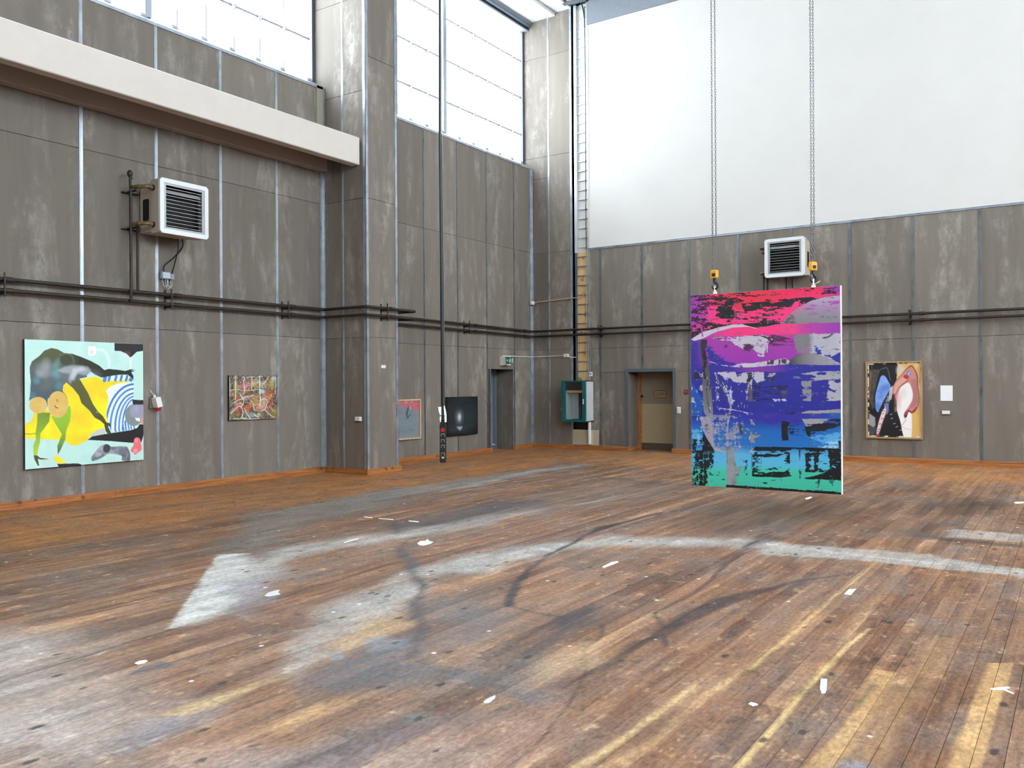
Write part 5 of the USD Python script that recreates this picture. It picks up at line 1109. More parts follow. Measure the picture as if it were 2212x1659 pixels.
for pts, w, col in (([(160, 330), (170, 500), (165, 820)], 22, (190, 192, 184)), ([(330, 280), (325, 500), (330, 700), (320, 900)], 24, (226, 230, 170)), ([(540, 290), (590, 340), (560, 420), (580, 640), (560, 760)], 20, Wt), ([(640, 310), (740, 300), (850, 290)], 14, Wt), ([(790, 300), (790, 420), (780, 640)], 20, (220, 222, 216)), ([(940, 310), (1010, 280), (1085, 300)], 14, Wt), ([(1005, 290), (1000, 480), (1010, 760), (1020, 900), (1000, 1060)], 26, (230, 236, 232)), ([(1250, 290), (1200, 380), (1130, 450), (1060, 560)], 16, Wt), ([(1430, 300), (1440, 480), (1420, 760)], 16, (206, 214, 214)), ([(170, 670), (330, 630), (560, 660), (800, 655), (940, 635), (1110, 655)], 15, (236, 232, 206)), ([(450, 760), (540, 880), (600, 840), (820, 800)], 20, Wt), ([(540, 880), (380, 930), (290, 990)], 24, (222, 216, 200)), ([(540, 890), (560, 980), (490, 1100)], 18, (240, 226, 200)), ([(190, 1290), (300, 1180), (420, 1080), (500, 1130), (530, 1200)], 18, (240, 232, 204)), ([(530, 1200), (530, 1300), (480, 1400)], 20, (216, 232, 232)), ([(580, 1150), (640, 1280), (740, 1420)], 22, (216, 236, 232)), ([(760, 920), (820, 1040), (840, 1180)], 18, (240, 206, 160)), ([(1040, 900), (1150, 890), (1210, 940), (1180, 1080), (1120, 1180), (1010, 1215)], 20, (240, 226, 214)), ([(1150, 1190), (1250, 1290), (1400, 1400)], 18, (236, 232, 196)), ([(250, 1430), (480, 1410), (700, 1430), (990, 1410)], 16, Wt), ([(860, 1290), (880, 1340), (960, 1370)], 22, (222, 236, 238)), ([(1220, 930), (1290, 860), (1330, 760)], 16, (240, 200, 180)), ([(740, 1010), (745, 1120)], 16, (220, 200, 190)), ([(1340, 960), (1370, 1050)], 16, (226, 150, 120)), ([(1250, 1080), (1310, 1150), (1370, 1200)], 14, (226, 226, 206)), ([(600, 980), (720, 990)], 14, (232, 190, 140)), ([(1230, 440), (1230, 640)], 14, (190, 170, 110)), ([(520, 1380), (580, 1420), (620, 1400)], 18, Wt)):
    q.stroke(pts, w, col, 0.9, 6)
for k in range(420):
    x, y = r2.uniform(160, 1470), r2.uniform(270, 1430); a = r2.uniform(0, 6.28); l = r2.uniform(14, 60)
    q.stroke([(x, y), (x+l*math.cos(a), y+l*math.sin(a))], r2.uniform(5, 12), [(40, 32, 34), (226, 226, 218), (206, 120, 80), (150, 56, 44), (196, 166, 70), (120, 150, 120)][int(r2.integers(0, 6))], 0.7, 5, False)
t2 = thing('painting', 'small colourful dripped abstract painting left of the pilaster', 'painting')
wallcanvas(t2, q, 9.035, 1.787, 1.005, 0.745, 0.035, DCANVAS)

# ---- 3: grey painting with pink top in a thin pine frame, half behind the pilaster
g = Paint([(110, 235), (530, 235), (520, 1040), (110, 1060)], 60, 96, (124, 134, 142))
g.put(sstep((g.n(.01, .008, 2)-.45)*4)*.5, (108, 118, 128)); g.put(sstep((g.n(.004, .03, 3)-.5)*4)*.4, (142, 150, 154))
g.put(g.mask([(150, 235), (540, 235), (535, 440), (460, 470), (400, 420), (360, 340), (330, 400), (250, 370), (190, 290)], 10)*np.clip(.7+.6*(g.n(.02, .02, 5)-.4), 0, 1), (206, 96, 108)); g.put(g.mask([(230, 240), (520, 240), (510, 330), (380, 320), (300, 300)], 20)*sstep((g.n(.03, .03, 6)-.5)*6)*.7, (236, 150, 156))
g.put(g.mask([(400, 250), (530, 250), (530, 420), (430, 440)], 30)*sstep((g.n(.03, .03, 7)-.5)*6)*.6, (150, 50, 60))
g.stroke([(360, 345), (340, 440), (325, 520), (330, 590)], [10, 26, 34, 20], (58, 62, 62), .85, 8); g.stroke([(335, 620), (370, 560), (395, 520)], [20, 16, 4], (46, 48, 52), .9, 5); g.stroke([(380, 360), (390, 430)], 12, (196, 196, 200), .8, 5)
t3 = thing('painting', 'grey painting with pink top in a thin pine frame, half behind the pilaster', 'painting')
x3 = XL+0.014; ya, yb, zb, zt = 13.03, 13.90, 0.478, 1.312
obj('frame', MB().box(x3, x3+0.05, ya, yb, zb, zb+0.03).box(x3, x3+0.05, ya, yb, zt-0.03, zt).box(x3, x3+0.05, ya, ya+0.03, zb+0.03, zt-0.03).box(x3, x3+0.05, yb-0.03, yb, zb+0.03, zt-0.03), PINEF, t3)
obj('backing', BOX(x3, x3+0.02, ya+0.03, yb-0.03, zb+0.03, zt-0.03), DCANVAS, t3)
obj('painted_face', g.grid((x3+0.021, ya+0.03, zt-0.03), (0, 1, 0), Z3, yb-ya-0.06, zt-zb-0.06), PAINT, t3, attrs={'paint': g.c})

# ---- 4: dark glossy painting with a spot of light
d = Paint([(1070, 180), (1745, 160), (1760, 940), (1080, 1005)], 90, 96, (26, 32, 38))
d.put(sstep((d.n(.006, .006, 2)-.4)*4)*.6, (36, 46, 52)); d.put(d.ell(1370, 500, 260, 290, 240)*.32, (62, 74, 80)); d.put(d.ell(1620, 620, 160, 240, 160)*.4, (40, 62, 62))
d.put(d.ell(1352, 590, 60, 104, 70)*.7, (130, 144, 150)); d.put(d.ell(1355, 595, 26, 60, 28)*.9, (214, 222, 224))
d.put(d.mask([(1085, 825), (1400, 790), (1760, 800), (1765, 945), (1085, 1010)], 6), (22, 26, 32)); d.put(d.mask([(1085, 828), (1420, 790), (1600, 800), (1500, 860), (1300, 880), (1085, 930)], 60)*.7, (58, 66, 76)); d.put(d.mask([(1300, 800), (1420, 792), (1400, 840), (1370, 868), (1330, 840)], 24), (170, 182, 192))
for (x, y, r) in ((1425, 345, 18), (1500, 300, 26), (1460, 390, 16), (1580, 315, 18), (1230, 380, 18), (1390, 330, 12), (1540, 440, 12), (1640, 310, 12), (1180, 300, 22), (1470, 480, 10)): d.put(d.ell(x, y, r, r*1.2, 10)*.8, (14, 16, 20))
d.stroke([(1455, 390), (1470, 520), (1465, 700), (1430, 780)], 14, (24, 30, 34), .7, 10)
d.put(np.maximum(0, 1-d.ell(1410, 580, 360, 420, 60))*.7, (14, 18, 22))
t4 = thing('painting', 'square near-black glossy painting with a glowing white spot, behind the crane controller', 'painting')
wallcanvas(t4, d, 14.755, 1.338, 1.165, 0.866, 0.06, DCANVAS, GLOSSP)

# ---- 5: framed painting on the back wall
f = Paint([(178, 172), (1180, 168), (1182, 1556), (192, 1530)], 130, 176, (16, 16, 20))
f.put(sstep((f.n(.01, .01, 2)-.5)*6)*.3, (40, 38, 42))
f.poly([(755, 190), (1190, 175), (1190, 1560), (990, 1560), (1010, 1100), (860, 700), (720, 560)], (228, 186, 104)); f.put(f.mask([(750, 190), (1180, 180), (1180, 500), (760, 500)], 20)*sstep((f.n(.01, .01, 4)-.5)*5)*.8, (240, 206, 150)); f.put(f.ell(800, 310, 70, 90, 40)*.8, (214, 206, 196)); f.put(f.mask([(1110, 260), (1190, 260), (1190, 1500), (1120, 1100)], 20)*.5*sstep((f.n(.02, .01, 5)-.4)*5), (206, 150, 80))
f.put(f.mask([(210, 300), (420, 290), (380, 420), (300, 760), (310, 1000), (260, 1030), (210, 800)], 14)*np.clip(.3+1.3*(f.n(.02, .02, 6)-.2), 0, 1), (96, 82, 76)); f.stroke([(235, 310), (240, 480), (225, 700)], 14, (150, 130, 118), .6, 8); f.stroke([(260, 215), (262, 280)], 10, (110, 110, 116), .7, 6)
f.poly([(470, 395), (520, 425), (560, 490), (615, 610), (560, 740), (470, 900), (400, 1050), (375, 1085), (335, 1010), (328, 800), (345, 700), (400, 520), (430, 430)], lambda s: ramp(s.n(.008, .008, 7), [(.3, (96, 136, 214)), (.5, (124, 164, 236)), (.7, (140, 180, 246))]), 1, 4, True); f.put(f.ell(435, 700, 40, 70, 40)*.6, (92, 128, 210))
f.stroke([(430, 290), (540, 260), (575, 330), (600, 440), (615, 500)], 14, (120, 126, 136), .6, 8)
f.poly([(190, 1080), (330, 1180), (340, 1400), (310, 1500), (205, 1510)], (70, 74, 82), 1, 8); f.poly([(215, 1110), (320, 1180), (330, 1320), (290, 1360), (215, 1310)], (168, 166, 168), .9, 14)
f.poly([(600, 640), (670, 590), (665, 700), (640, 800), (620, 890), (560, 880), (590, 760)], (206, 204, 206), .9, 10); f.put(f.mask([(560, 760), (640, 740), (600, 900), (520, 900)], 20)*sstep((f.n(.03, .03, 8)-.45)*8), (150, 148, 160))
f.poly([(490, 930), (580, 910), (580, 1080), (540, 1130), (520, 1100)], (112, 130, 200), .9, 8)
f.poly([(520, 975), (535, 1040), (500, 1180), (440, 1320), (400, 1470), (352, 1490), (350, 1440), (400, 1240), (450, 1080)], (244, 214, 214), 1, 4); f.stroke([(530, 1100), (470, 1260), (420, 1420), (380, 1500)], 12, (180, 110, 140), .8, 5)
for (x, y) in ((490, 1060), (470, 1110), (460, 1200), (420, 1300), (400, 1400), (375, 1440), (505, 1010)): f.stroke([(x-20, y+14), (x, y-10), (x+18, y+12)], 10, (30, 24, 34), .9, 4)
f.put(f.ell(375, 1505, 36, 20, 8), (180, 60, 70))
f.poly([(600, 860), (690, 840), (700, 1000), (760, 1100), (860, 1530), (480, 1520), (560, 1200), (590, 1000)], (12, 14, 18), 1, 5); f.poly([(690, 990), (750, 1000), (745, 1070), (690, 1080)], (128, 120, 112), .8, 14)
f.poly([(1000, 235), (1060, 280), (1120, 430), (1135, 640), (1150, 780), (1130, 950), (1080, 1080), (960, 1080), (870, 1150), (800, 1000), (740, 900), (690, 760), (660, 740), (670, 620), (720, 500), (830, 380), (920, 290)], (206, 140, 128), 1, 5, True); f.put(f.mask([(980, 480), (1110, 470), (1130, 900), (1060, 1000), (960, 1040), (1040, 800)], 26)*.7, (176, 112, 118)); f.put(f.mask([(700, 560), (860, 420), (940, 480), (780, 620), (700, 740), (668, 730)], 16)*.7, (228, 172, 156))
f.poly([(920, 545), (975, 560), (1030, 720), (1020, 860), (960, 970), (870, 1110), (905, 1190), (960, 1080), (1010, 1130), (1000, 1560), (870, 1550), (800, 1260), (745, 1080), (735, 980), (745, 820), (800, 640)], (250, 244, 243), 1, 6, True); f.put(f.ell(760, 850, 50, 160, 50)*.6, (222, 166, 160)); f.put(f.ell(860, 740, 60, 90, 50)*.5, (226, 212, 216)); f.stroke([(820, 1330), (900, 1390), (990, 1400)], 12, (214, 190, 186), .7, 8)
R_ = (150, 34, 44)
f.stroke([(735, 480), (830, 380), (920, 285), (1005, 232), (1060, 285), (1115, 420), (1122, 600), (1150, 780), (1140, 930), (1110, 1010)], [8, 10, 18, 26, 18, 22, 14, 12, 12, 10], R_, .95, 4)
f.stroke([(735, 480), (680, 580), (660, 680), (670, 790)], 9, R_, .9, 4); f.stroke([(950, 495), (860, 560), (780, 630), (730, 720), (690, 790), (680, 850)], [18, 16, 12, 12, 16, 20], (146, 44, 54), .9, 5)
f.stroke([(880, 1180), (880, 1130), (950, 1060), (1010, 1090), (1060, 1060), (1100, 1000)], [16, 26, 34, 36, 46, 24], (158, 30, 44), .95, 5); f.poly([(850, 430), (890, 395), (945, 410), (955, 470), (900, 470)], (196, 40, 48), 1, 6, True); f.oval(960, 372, 32, 58, (84, 76, 150), 1, 4, .15); f.oval(962, 372, 20, 46, (160, 190, 226), 1, 5, .15)
f.stroke([(870, 1180), (900, 1230), (830, 1320)], 14, (206, 130, 130), .7, 8)
for (x, y) in ((625, 1125), (640, 1200), (688, 1295), (735, 1352), (806, 1415)): f.stroke([(x-18, y+6), (x+18, y-8)], 9, (206, 208, 206), .9, 3)
edge = 1-f.mask([(205, 200), (1160, 196), (1162, 1530), (215, 1508)], 4); f.put(edge*sstep((f.n(.012, .012, 9)-.42)*8), (236, 226, 196))
t5 = thing('painting', 'painting of blue and pink shapes in an oak frame on the back wall', 'painting')
yy = YB-0.001; xa, xb, zb, zt = -3.655, -2.612, 0.477, 2.025
fw, fd = 0.032, 0.055
obj('frame', MB().box(xa, xb, yy-fd, yy, zb, zb+fw).box(xa, xb, yy-fd, yy, zt-fw, zt).box(xa, xa+fw, yy-fd, yy, zb+fw, zt-fw).box(xb-fw, xb, yy-fd, yy, zb+fw, zt-fw), OAK, t5)
obj('backing', BOX(xa+fw, xb-fw, yy-0.028, yy, zb+fw, zt-fw), CANVAS, t5)
obj('painted_face', f.grid((xa+fw, yy-0.0285, zt-fw), (1, 0, 0), Z3, xb-xa-2*fw, zt-zb-2*fw), PAINT, t5, attrs={'paint': f.c})

# ---- 6: the big hanging painting
B0 = 1413
h = Paint([(58, 180), (2066, 35), (2118, 2808), (104, 2700)], 330, 440, (45, 45, 155))
X, Y = h.P[:, 0], h.P[:, 1]
xs = X/2060.0; yc = Y + 0.0
base = ramp(yc + 90*(h.n(.002, .002, 1)-.5), [(0, (236, 40, 70)), (330, (255, 58, 132)), (640, (252, 62, 134)), (760, (176, 58, 170)), (1080, (160, 56, 176)), (1180, (44, 46, 154)), (1650, (44, 44, 152)), (1850, (34, 66, 176)), (1960, (26, 106, 190)), (2180, (30, 118, 200)), (2290, (92, 186, 232)), (2420, (92, 194, 232)), (2520, (70, 206, 176)), (2900, (62, 194, 160))])
h.c = base
k = sstep((420-X)/330)*sstep((760-Y)/300); h.put(k, (160, 60, 172)); k = sstep((X-1500)/400)*sstep((760-Y)/200)*sstep((Y-150)/200)*.8; h.put(k, (176, 62, 172))
h.put(h.ell(900, 210, 420, 140, 160)*.9, (236, 40, 58)); h.put(sstep((X-1750)/250)*sstep((260-Y)/200), (160, 60, 170))
h.put(sstep((320-X)/200)*sstep((Y-700)/120)*sstep((1300-Y)/200)*.95, (46, 46, 156)); h.put(sstep((X-1750)/300)*sstep((Y-900)/150)*(Y < 1300)*.8, (46, 46, 156))
h.put(h.mask([(60, 1300), (240, 1560), (230, 1790), (80, 1790)], 10)*.9, (24, 92, 184))
def grit(mask, lo, seed, sx=.004, sy=.022, col=(26, 28, 34), hard=9, a=1.0): h.put(np.clip(mask*sstep((0.62*h.n(sx*1.4, sy*1.5, seed, 4)+0.38*h.n(sx*5, sy*5, seed+1, 3)-lo)*hard*1.3), 0, 1)*a, col)
# from here on every edge is scraped: a streaky noise decides where a layer holds
_S = np.clip((0.55*h.n(.007, .04, 80, 4)+0.45*h.n(.05, .09, 81, 3)-.30)/.40, 0, 1)
h.put = lambda m, col: Paint.put(h, sstep((np.asarray(m, float)-1+_S)*5+.5), col)
# black grit over the pink top
top = h.mask([(60, 180), (2066, 40), (2060, 150), (1700, 190), (1420, 420), (1280, 550), (900, 600), (440, 600), (60, 760)], 20)
grit(top, .54, 3); grit(top*sstep((800-X)/300), .50, 4, .006, .02); grit(h.mask([(150, 180), (900, 130), (620, 250), (150, 320)], 20), .44, 5, .005, .03)
h.put(h.mask([(740, 280), (1000, 262), (1290, 220), (1700, 185), (1900, 175), (1560, 300), (1360, 330), (1250, 300), (1000, 290), (960, 370), (790, 390)], 8)*sstep((h.n(.006, .02, 6)-.30)*8), (28, 30, 36)); grit(h.mask([(420, 320), (640, 300), (640, 440), (520, 490), (390, 480)], 14), .36, 7, .01, .02)
grit(h.mask([(960, 280), (1280, 260), (1200, 380), (1080, 400), (960, 350)], 20), .42, 8, .008, .02); grit(h.mask([(380, 560), (860, 545), (1280, 480), (1260, 550), (1000, 600), (560, 570), (380, 620)], 10), .34, 9, .004, .02); grit(h.mask([(60, 190), (330, 180), (300, 700), (60, 760)], 30), .5, 10, .012, .018, (60, 16, 60))
h.poly([(640, 285), (740, 280), (760, 360), (700, 370), (650, 330)], (240, 44, 72), .9, 10); h.put(h.mask([(290, 370), (390, 360), (380, 500), (300, 500)], 20)*.8, (240, 62, 140))
h.put(h.mask([(1460, 250), (1540, 235), (1500, 330), (1420, 330)], 16)*.9, (250, 62, 134)); h.put(h.mask([(1240, 370), (1500, 310), (1600, 330), (1400, 410), (1230, 420)], 24)*.8, (252, 60, 134))
# grey shoulder at the top right
sh_ = h.mask([(1268, 552), (1420, 400), (1560, 300), (1700, 232), (1880, 190), (2066, 168), (2072, 532), (1660, 540)], 4)
h.put(sh_, lambda s: ramp(s.P[:, 1] + 60*(s.n(.01, .01, 11)-.5), [(180, (182, 176, 190)), (300, (176, 140, 180)), (420, (150, 140, 152)), (540, (134, 132, 136))])); h.put(sh_*h.mask([(1420, 410), (1660, 300), (2070, 230), (2070, 360), (1800, 400), (1560, 420)], 50)*sstep((h.n(.006, .012, 12)-.36)*4)*.75, (172, 84, 176)); h.put(sh_*h.mask([(1280, 550), (1420, 420), (1500, 480), (1480, 550)], 40)*.6, (96, 88, 92)); h.put(sh_*h.mask([(1400, 420), (1640, 320), (1560, 400)], 40)*.7, (236, 76, 140))
# pink-purple stripe
h.poly([(1000, 590), (1480, 555), (1700, 535), (2074, 530), (2076, 670), (1500, 680), (1140, 688), (960, 630)], lambda s: ramp(s.P[:, 0], [(1000, (255, 58, 132)), (1450, (246, 66, 142)), (1600, (200, 66, 162)), (2076, (150, 60, 176))]), 1, 5)
# upper lid
h.poly([(70, 765), (140, 715), (230, 660), (450, 602), (620, 562), (760, 558), (880, 590), (980, 625), (840, 590), (620, 605), (450, 650), (340, 690), (260, 740), (110, 785)], (206, 200, 214), 1, 5); h.poly([(300, 715), (450, 652), (620, 608), (840, 590), (980, 625), (1060, 680), (900, 700), (520, 722)], lambda s: ramp(s.P[:, 0], [(300, (190, 70, 176)), (520, (240, 66, 144)), (620, (255, 58, 132))]), 1, 5); h.put(h.mask([(300, 700), (560, 625), (540, 690), (300, 730)], 20)*sstep((h.n(.004, .03, 13)-.48)*7), (206, 190, 214))
h.stroke([(210, 590), (214, 660), (225, 720)], 22, (176, 70, 176), .9, 5)
# white of the eye and streaks
ew = h.mask([(320, 745), (620, 722), (900, 702), (1060, 690), (1180, 750), (1190, 790), (1120, 800), (1070, 900), (1060, 980), (980, 1002), (930, 900), (860, 870), (800, 900), (740, 880), (680, 840), (600, 782), (420, 775)], 14)
h.put(ew*np.clip(.65+.9*(h.n(.03, .004, 14)-.4), 0, 1), (200, 192, 206)); h.put(ew*h.mask([(300, 745), (560, 730), (420, 790)], 20)*.7, (96, 84, 100)); h.put(h.ell(840, 870, 70, 50, 40)*.85, (88, 40, 84)); h.put(h.ell(545, 858, 28, 26, 16)*.5, (96, 40, 100))
h.put(h.mask([(1060, 690), (1200, 690), (1420, 690), (1460, 800), (1260, 830), (1130, 830), (1100, 760)], 30)*sstep((h.n(.008, .03, 15)-.34)*5)*.85, (92, 38, 84)); h.stroke([(900, 705), (1040, 715), (1130, 760), (1180, 785)], [10, 16, 26, 18], (50, 42, 52), .85, 10)
h.stroke([(880, 835), (1100, 832), (1460, 828)], 6, (80, 30, 90), .7, 3); h.put(h.mask([(1000, 840), (1110, 835), (1090, 990), (1040, 1000)], 16)*sstep((h.n(.05, .004, 16)-.46)*6), (206, 190, 214))
# purple iris field shading to blue below left
h.put(h.mask([(290, 860), (420, 960), (600, 1060), (820, 1080), (620, 1110), (330, 1100), (280, 960)], 60)*.95, (48, 48, 156))
h.put(h.mask([(1500, 900), (1460, 1000), (1380, 960), (1440, 900)], 40)*.4, (150, 60, 170))
# grey cheek at the right
h.put(h.mask([(1440, 690), (2078, 672), (2084, 1090), (1900, 1040), (1760, 930), (1500, 930), (1470, 800)], 24), lambda s: ramp(s.P[:, 0] + 80*(s.n(.008, .008, 17)-.5), [(1440, (136, 128, 138)), (1650, (128, 126, 128)), (1740, (190, 186, 200)), (1900, (186, 180, 196)), (2080, (196, 194, 204))])); h.stroke([(1860, 732), (1920, 715), (1970, 680)], 22, (84, 80, 84), .85, 8); h.put(h.mask([(1600, 800), (1740, 820), (1740, 940), (1500, 930)], 40)*sstep((h.n(.01, .01, 18)-.44)*5)*.7, (170, 110, 170))
h.put(h.mask([(1720, 830), (1950, 860), (2086, 950), (2086, 1080), (1980, 1030), (1760, 950)], 26)*sstep((h.n(.01, .03, 19)-.42)*7), (50, 52, 158)); h.put(h.mask([(1940, 980), (2086, 920), (2086, 1070), (2010, 1040)], 10), (48, 48, 158)); h.poly([(1900, 850), (2060, 830), (2040, 900), (2010, 960), (1960, 980), (1930, 900)], (192, 188, 200), .95, 10)
h.poly([(1380, 1080), (1400, 1030), (1500, 950), (1640, 940), (1780, 950), (1960, 1010), (2086, 1082), (1900, 1095), (1600, 1088)], lambda s: ramp(s.P[:, 0] + 60*(s.n(.01, .01, 20)-.5), [(1400, (60, 58, 62)), (1560, (120, 118, 122)), (1750, (150, 148, 152)), (2086, (168, 168, 170))]), 1, 8)
# lower lid
h.put(h.mask([(480, 1100), (640, 1110), (740, 1072), (900, 1074), (1120, 1040), (1350, 1005), (1400, 1040), (1390, 1080), (1150, 1105), (850, 1132), (640, 1126)], 8)*np.clip(.6+1.1*(h.n(.02, .008, 21)-.35), 0, 1), (206, 196, 212)); h.put(h.mask([(1100, 1040), (1390, 1005), (1390, 1080), (1100, 1090)], 10)*sstep((h.n(.03, .004, 22)-.45)*8)*.9, (70, 62, 76))
# blue stripe under the eye
h.poly([(310, 1090), (480, 1105), (640, 1128), (850, 1134), (1150, 1108), (1400, 1084), (1600, 1088), (2088, 1096), (2090, 1142), (1950, 1160), (1800, 1192), (1300, 1184), (320, 1195)], lambda s: ramp(s.P[:, 0], [(300, (44, 44, 154)), (640, (70, 50, 160)), (900, (140, 56, 170)), (1150, (130, 56, 170)), (1400, (48, 46, 156)), (2090, (40, 44, 156))]), 1, 5); h.stroke([(320, 1060), (370, 1068), (410, 1085)], 9, (226, 220, 234), .9, 4); h.stroke([(490, 1105), (600, 1118), (700, 1125)], 8, (226, 220, 234), .8, 4)
# middle field: blue scraped over pale grey and black
mid = h.mask([(80, 1195), (2094, 1170), (2100, 1600), (80, 1600)], 8)
h.put(mid*h.mask([(420, 1195), (1060, 1190), (1060, 1300), (930, 1340), (700, 1330), (560, 1300)], 20)*sstep((h.n(.01, .01, 23)-.36)*6), (196, 190, 206)); h.put(mid*h.mask([(1560, 1200), (2096, 1150), (2096, 1270), (1800, 1300), (1560, 1290)], 14)*sstep((h.n(.006, .02, 24)-.34)*7), (172, 168, 176)); h.put(mid*h.mask([(1560, 1300), (1700, 1300), (1700, 1590), (1600, 1590)], 14)*sstep((h.n(.01, .02, 25)-.36)*7), (152, 148, 156)); h.put(mid*h.mask([(1930, 1290), (2096, 1280), (2098, 1600), (1900, 1590)], 16)*sstep((h.n(.006, .014, 26)-.38)*7), (182, 178, 188))
h.put(mid*sstep((h.n(.018, .006, 27)-.60)*9)*.75*(X > 420)*(X < 900), (200, 196, 222)); h.put(mid*sstep((h.n(.004, .03, 28)-.60)*9)*.6*(X > 900), (120, 118, 170)); h.put(mid*h.mask([(80, 1200), (220, 1200), (220, 1290), (80, 1290)], 14)*sstep((h.n(.02, .01, 29)-.42)*7), (40, 40, 50)); h.put(mid*sstep((h.n(.014, .012, 30)-.58)*8)*.8*(X < 260), (196, 190, 214))
h.poly([(820, 1200), (900, 1195), (895, 1290), (860, 1330), (815, 1310), (850, 1260)], (34, 36, 46), .95, 10); h.put(h.mask([(1060, 1260), (1180, 1200), (1330, 1190), (1370, 1300), (1350, 1480), (1120, 1330)], 20)*sstep((h.n(.008, .02, 31)-.42)*6)*.6, (50, 50, 66)); h.put(h.mask([(1130, 1210), (1230, 1200), (1180, 1250), (1100, 1260)], 16)*.8, (170, 160, 176))
grit(h.mask([(880, 1330), (1020, 1340), (1010, 1580), (900, 1570)], 16), .48, 32, .004, .03, (28, 30, 60)); grit(h.mask([(900, 1400), (1380, 1360), (1380, 1560), (920, 1580)], 30), .54, 33, .003, .03, (32, 32, 90)); h.stroke([(850, 1340), (870, 1460), (880, 1570)], [50, 60, 70], (96, 92, 106), .85, 14); h.stroke([(865, 1330), (840, 1420), (830, 1560)], 16, (190, 186, 196), .8, 8)
h.put(h.mask([(1290, 1420), (1390, 1410), (1380, 1560), (1300, 1550)], 20)*.5, (90, 92, 100)); h.put(h.mask([(1180, 1545), (1390, 1540), (1370, 1580), (1200, 1585)], 10)*sstep((h.n(.03, .02, 34)-.45)*8), (196, 194, 222))
# dark hair strand that becomes a grey ribbon
h.poly([(195, 770), (290, 755), (280, 860), (255, 900), (300, 1060), (330, 1230), (345, 1400), (370, 1600), (380, 1800), (330, 1860), (250, 1720), (235, 1500), (225, 1300), (240, 1150), (205, 930)], lambda s: ramp(s.P[:, 1] + 260*(s.n(.02, .004, 35)-.5), [(740, (34, 32, 38)), (1000, (70, 68, 72)), (1250, (92, 90, 96)), (1600, (120, 118, 124)), (1800, (150, 146, 152))]), 1, 6); h.put(h.mask([(205, 780), (300, 1000), (345, 1400), (300, 1500), (240, 1200)], 20)*sstep((h.n(.03, .003, 36)-.50)*8)*.85, (28, 28, 32)); h.stroke([(285, 1420), (300, 1560), (330, 1720), (345, 1820)], 12, (60, 56, 62), .85, 5)
h.stroke([(400, 1210), (460, 1340), (540, 1460), (600, 1580), (612, 1680), (590, 1800), (570, 1960), (580, 2140), (570, 2230)], [30, 26, 26, 30, 30, 34, 34, 34, 40], (160, 154, 176), .75, 8); h.stroke([(500, 1330), (560, 1450), (590, 1560)], 10, (216, 212, 226), .8, 5)
for pts in ([(420, 1240), (500, 1420), (540, 1570)], [(690, 1340), (740, 1460), (800, 1570)], [(440, 1400), (400, 1560)]): h.stroke(pts, 26, (70, 66, 90), .6, 12)
# solid blue stripe
h.put(h.mask([(380, 1580), (1000, 1586), (2098, 1560), (2100, 1680), (1560, 1715), (1300, 1730), (860, 1715), (380, 1740)], 8)*(1-h.strk([(600, 1580), (612, 1680), (600, 1760)], 60, 6)*.8), (42, 44, 152)); h.stroke([(440, 1672), (600, 1690), (740, 1710), (850, 1740)], [8, 10, 12, 20], (206, 202, 220), .8, 4)
# grey flaps on the right
h.poly([(1560, 1730), (1640, 1700), (1900, 1690), (2100, 1672), (2102, 1722), (1700, 1740)], (164, 160, 166), 1, 4); h.poly([(1580, 1740), (2102, 1724), (2104, 1798), (1580, 1800)], lambda s: ramp(s.P[:, 0], [(1580, (52, 46, 156)), (1900, (40, 70, 176)), (2100, (30, 100, 190))]), 1, 4); h.put(h.mask([(1190, 1740), (1560, 1720), (1560, 1760), (1190, 1790)], 8)*sstep((h.n(.003, .03, 37)-.36)*8), (24, 26, 44))
h.poly([(1575, 1808), (2104, 1800), (1980, 1802), (1900, 1830), (1800, 1880), (1740, 1910), (1650, 1914), (1620, 1880)], (168, 164, 168), 1, 4); h.stroke([(1620, 1885), (1660, 1914), (1760, 1908), (1860, 1850)], 8, (206, 202, 200), .8, 3)
# purple to azure field with veil
h.put(h.mask([(380, 1760), (1560, 1730), (1580, 1860), (1320, 1880), (1140, 1880), (1000, 1850), (700, 1790)], 30)*.85, (56, 46, 160)); h.put(h.mask([(1300, 1830), (1420, 1860), (1380, 1920), (1400, 2090), (1310, 2100)], 12)*sstep((h.n(.01, .01, 38)-.24)*6), (16, 20, 26)); grit(h.mask([(1380, 1880), (1640, 1860), (1900, 1900), (1700, 2040), (1420, 2020)], 30), .50, 39, .005, .025, (16, 22, 34)); h.put(h.mask([(1600, 1900), (1700, 1910), (1690, 2080), (1620, 2070)], 14)*sstep((h.n(.01, .01, 40)-.3)*6), (16, 20, 26))
h.put(h.mask([(1620, 1900), (1960, 1805), (2104, 1812), (2106, 1880), (1900, 1960), (1700, 1980)], 20)*sstep((h.n(.004, .02, 41)-.42)*7), (18, 22, 30)); h.put(h.mask([(1700, 2060), (2108, 1960), (2112, 2190), (1900, 2190)], 90)*.8, (90, 176, 232)); h.put(h.ell(1990, 2150, 140, 60, 60)*.7, (160, 214, 240)); h.put(h.mask([(2070, 2090), (2112, 2100), (2112, 2190), (2080, 2190)], 8), (20, 30, 40))
veil = h.mask([(188, 1785), (240, 1790), (380, 1760), (560, 1760), (900, 1830), (1040, 1980), (1000, 2120), (900, 2250), (640, 2290), (410, 2240), (320, 2130), (240, 1960)], 6)
veil = veil*(1-.85*sstep((X-620)/330))
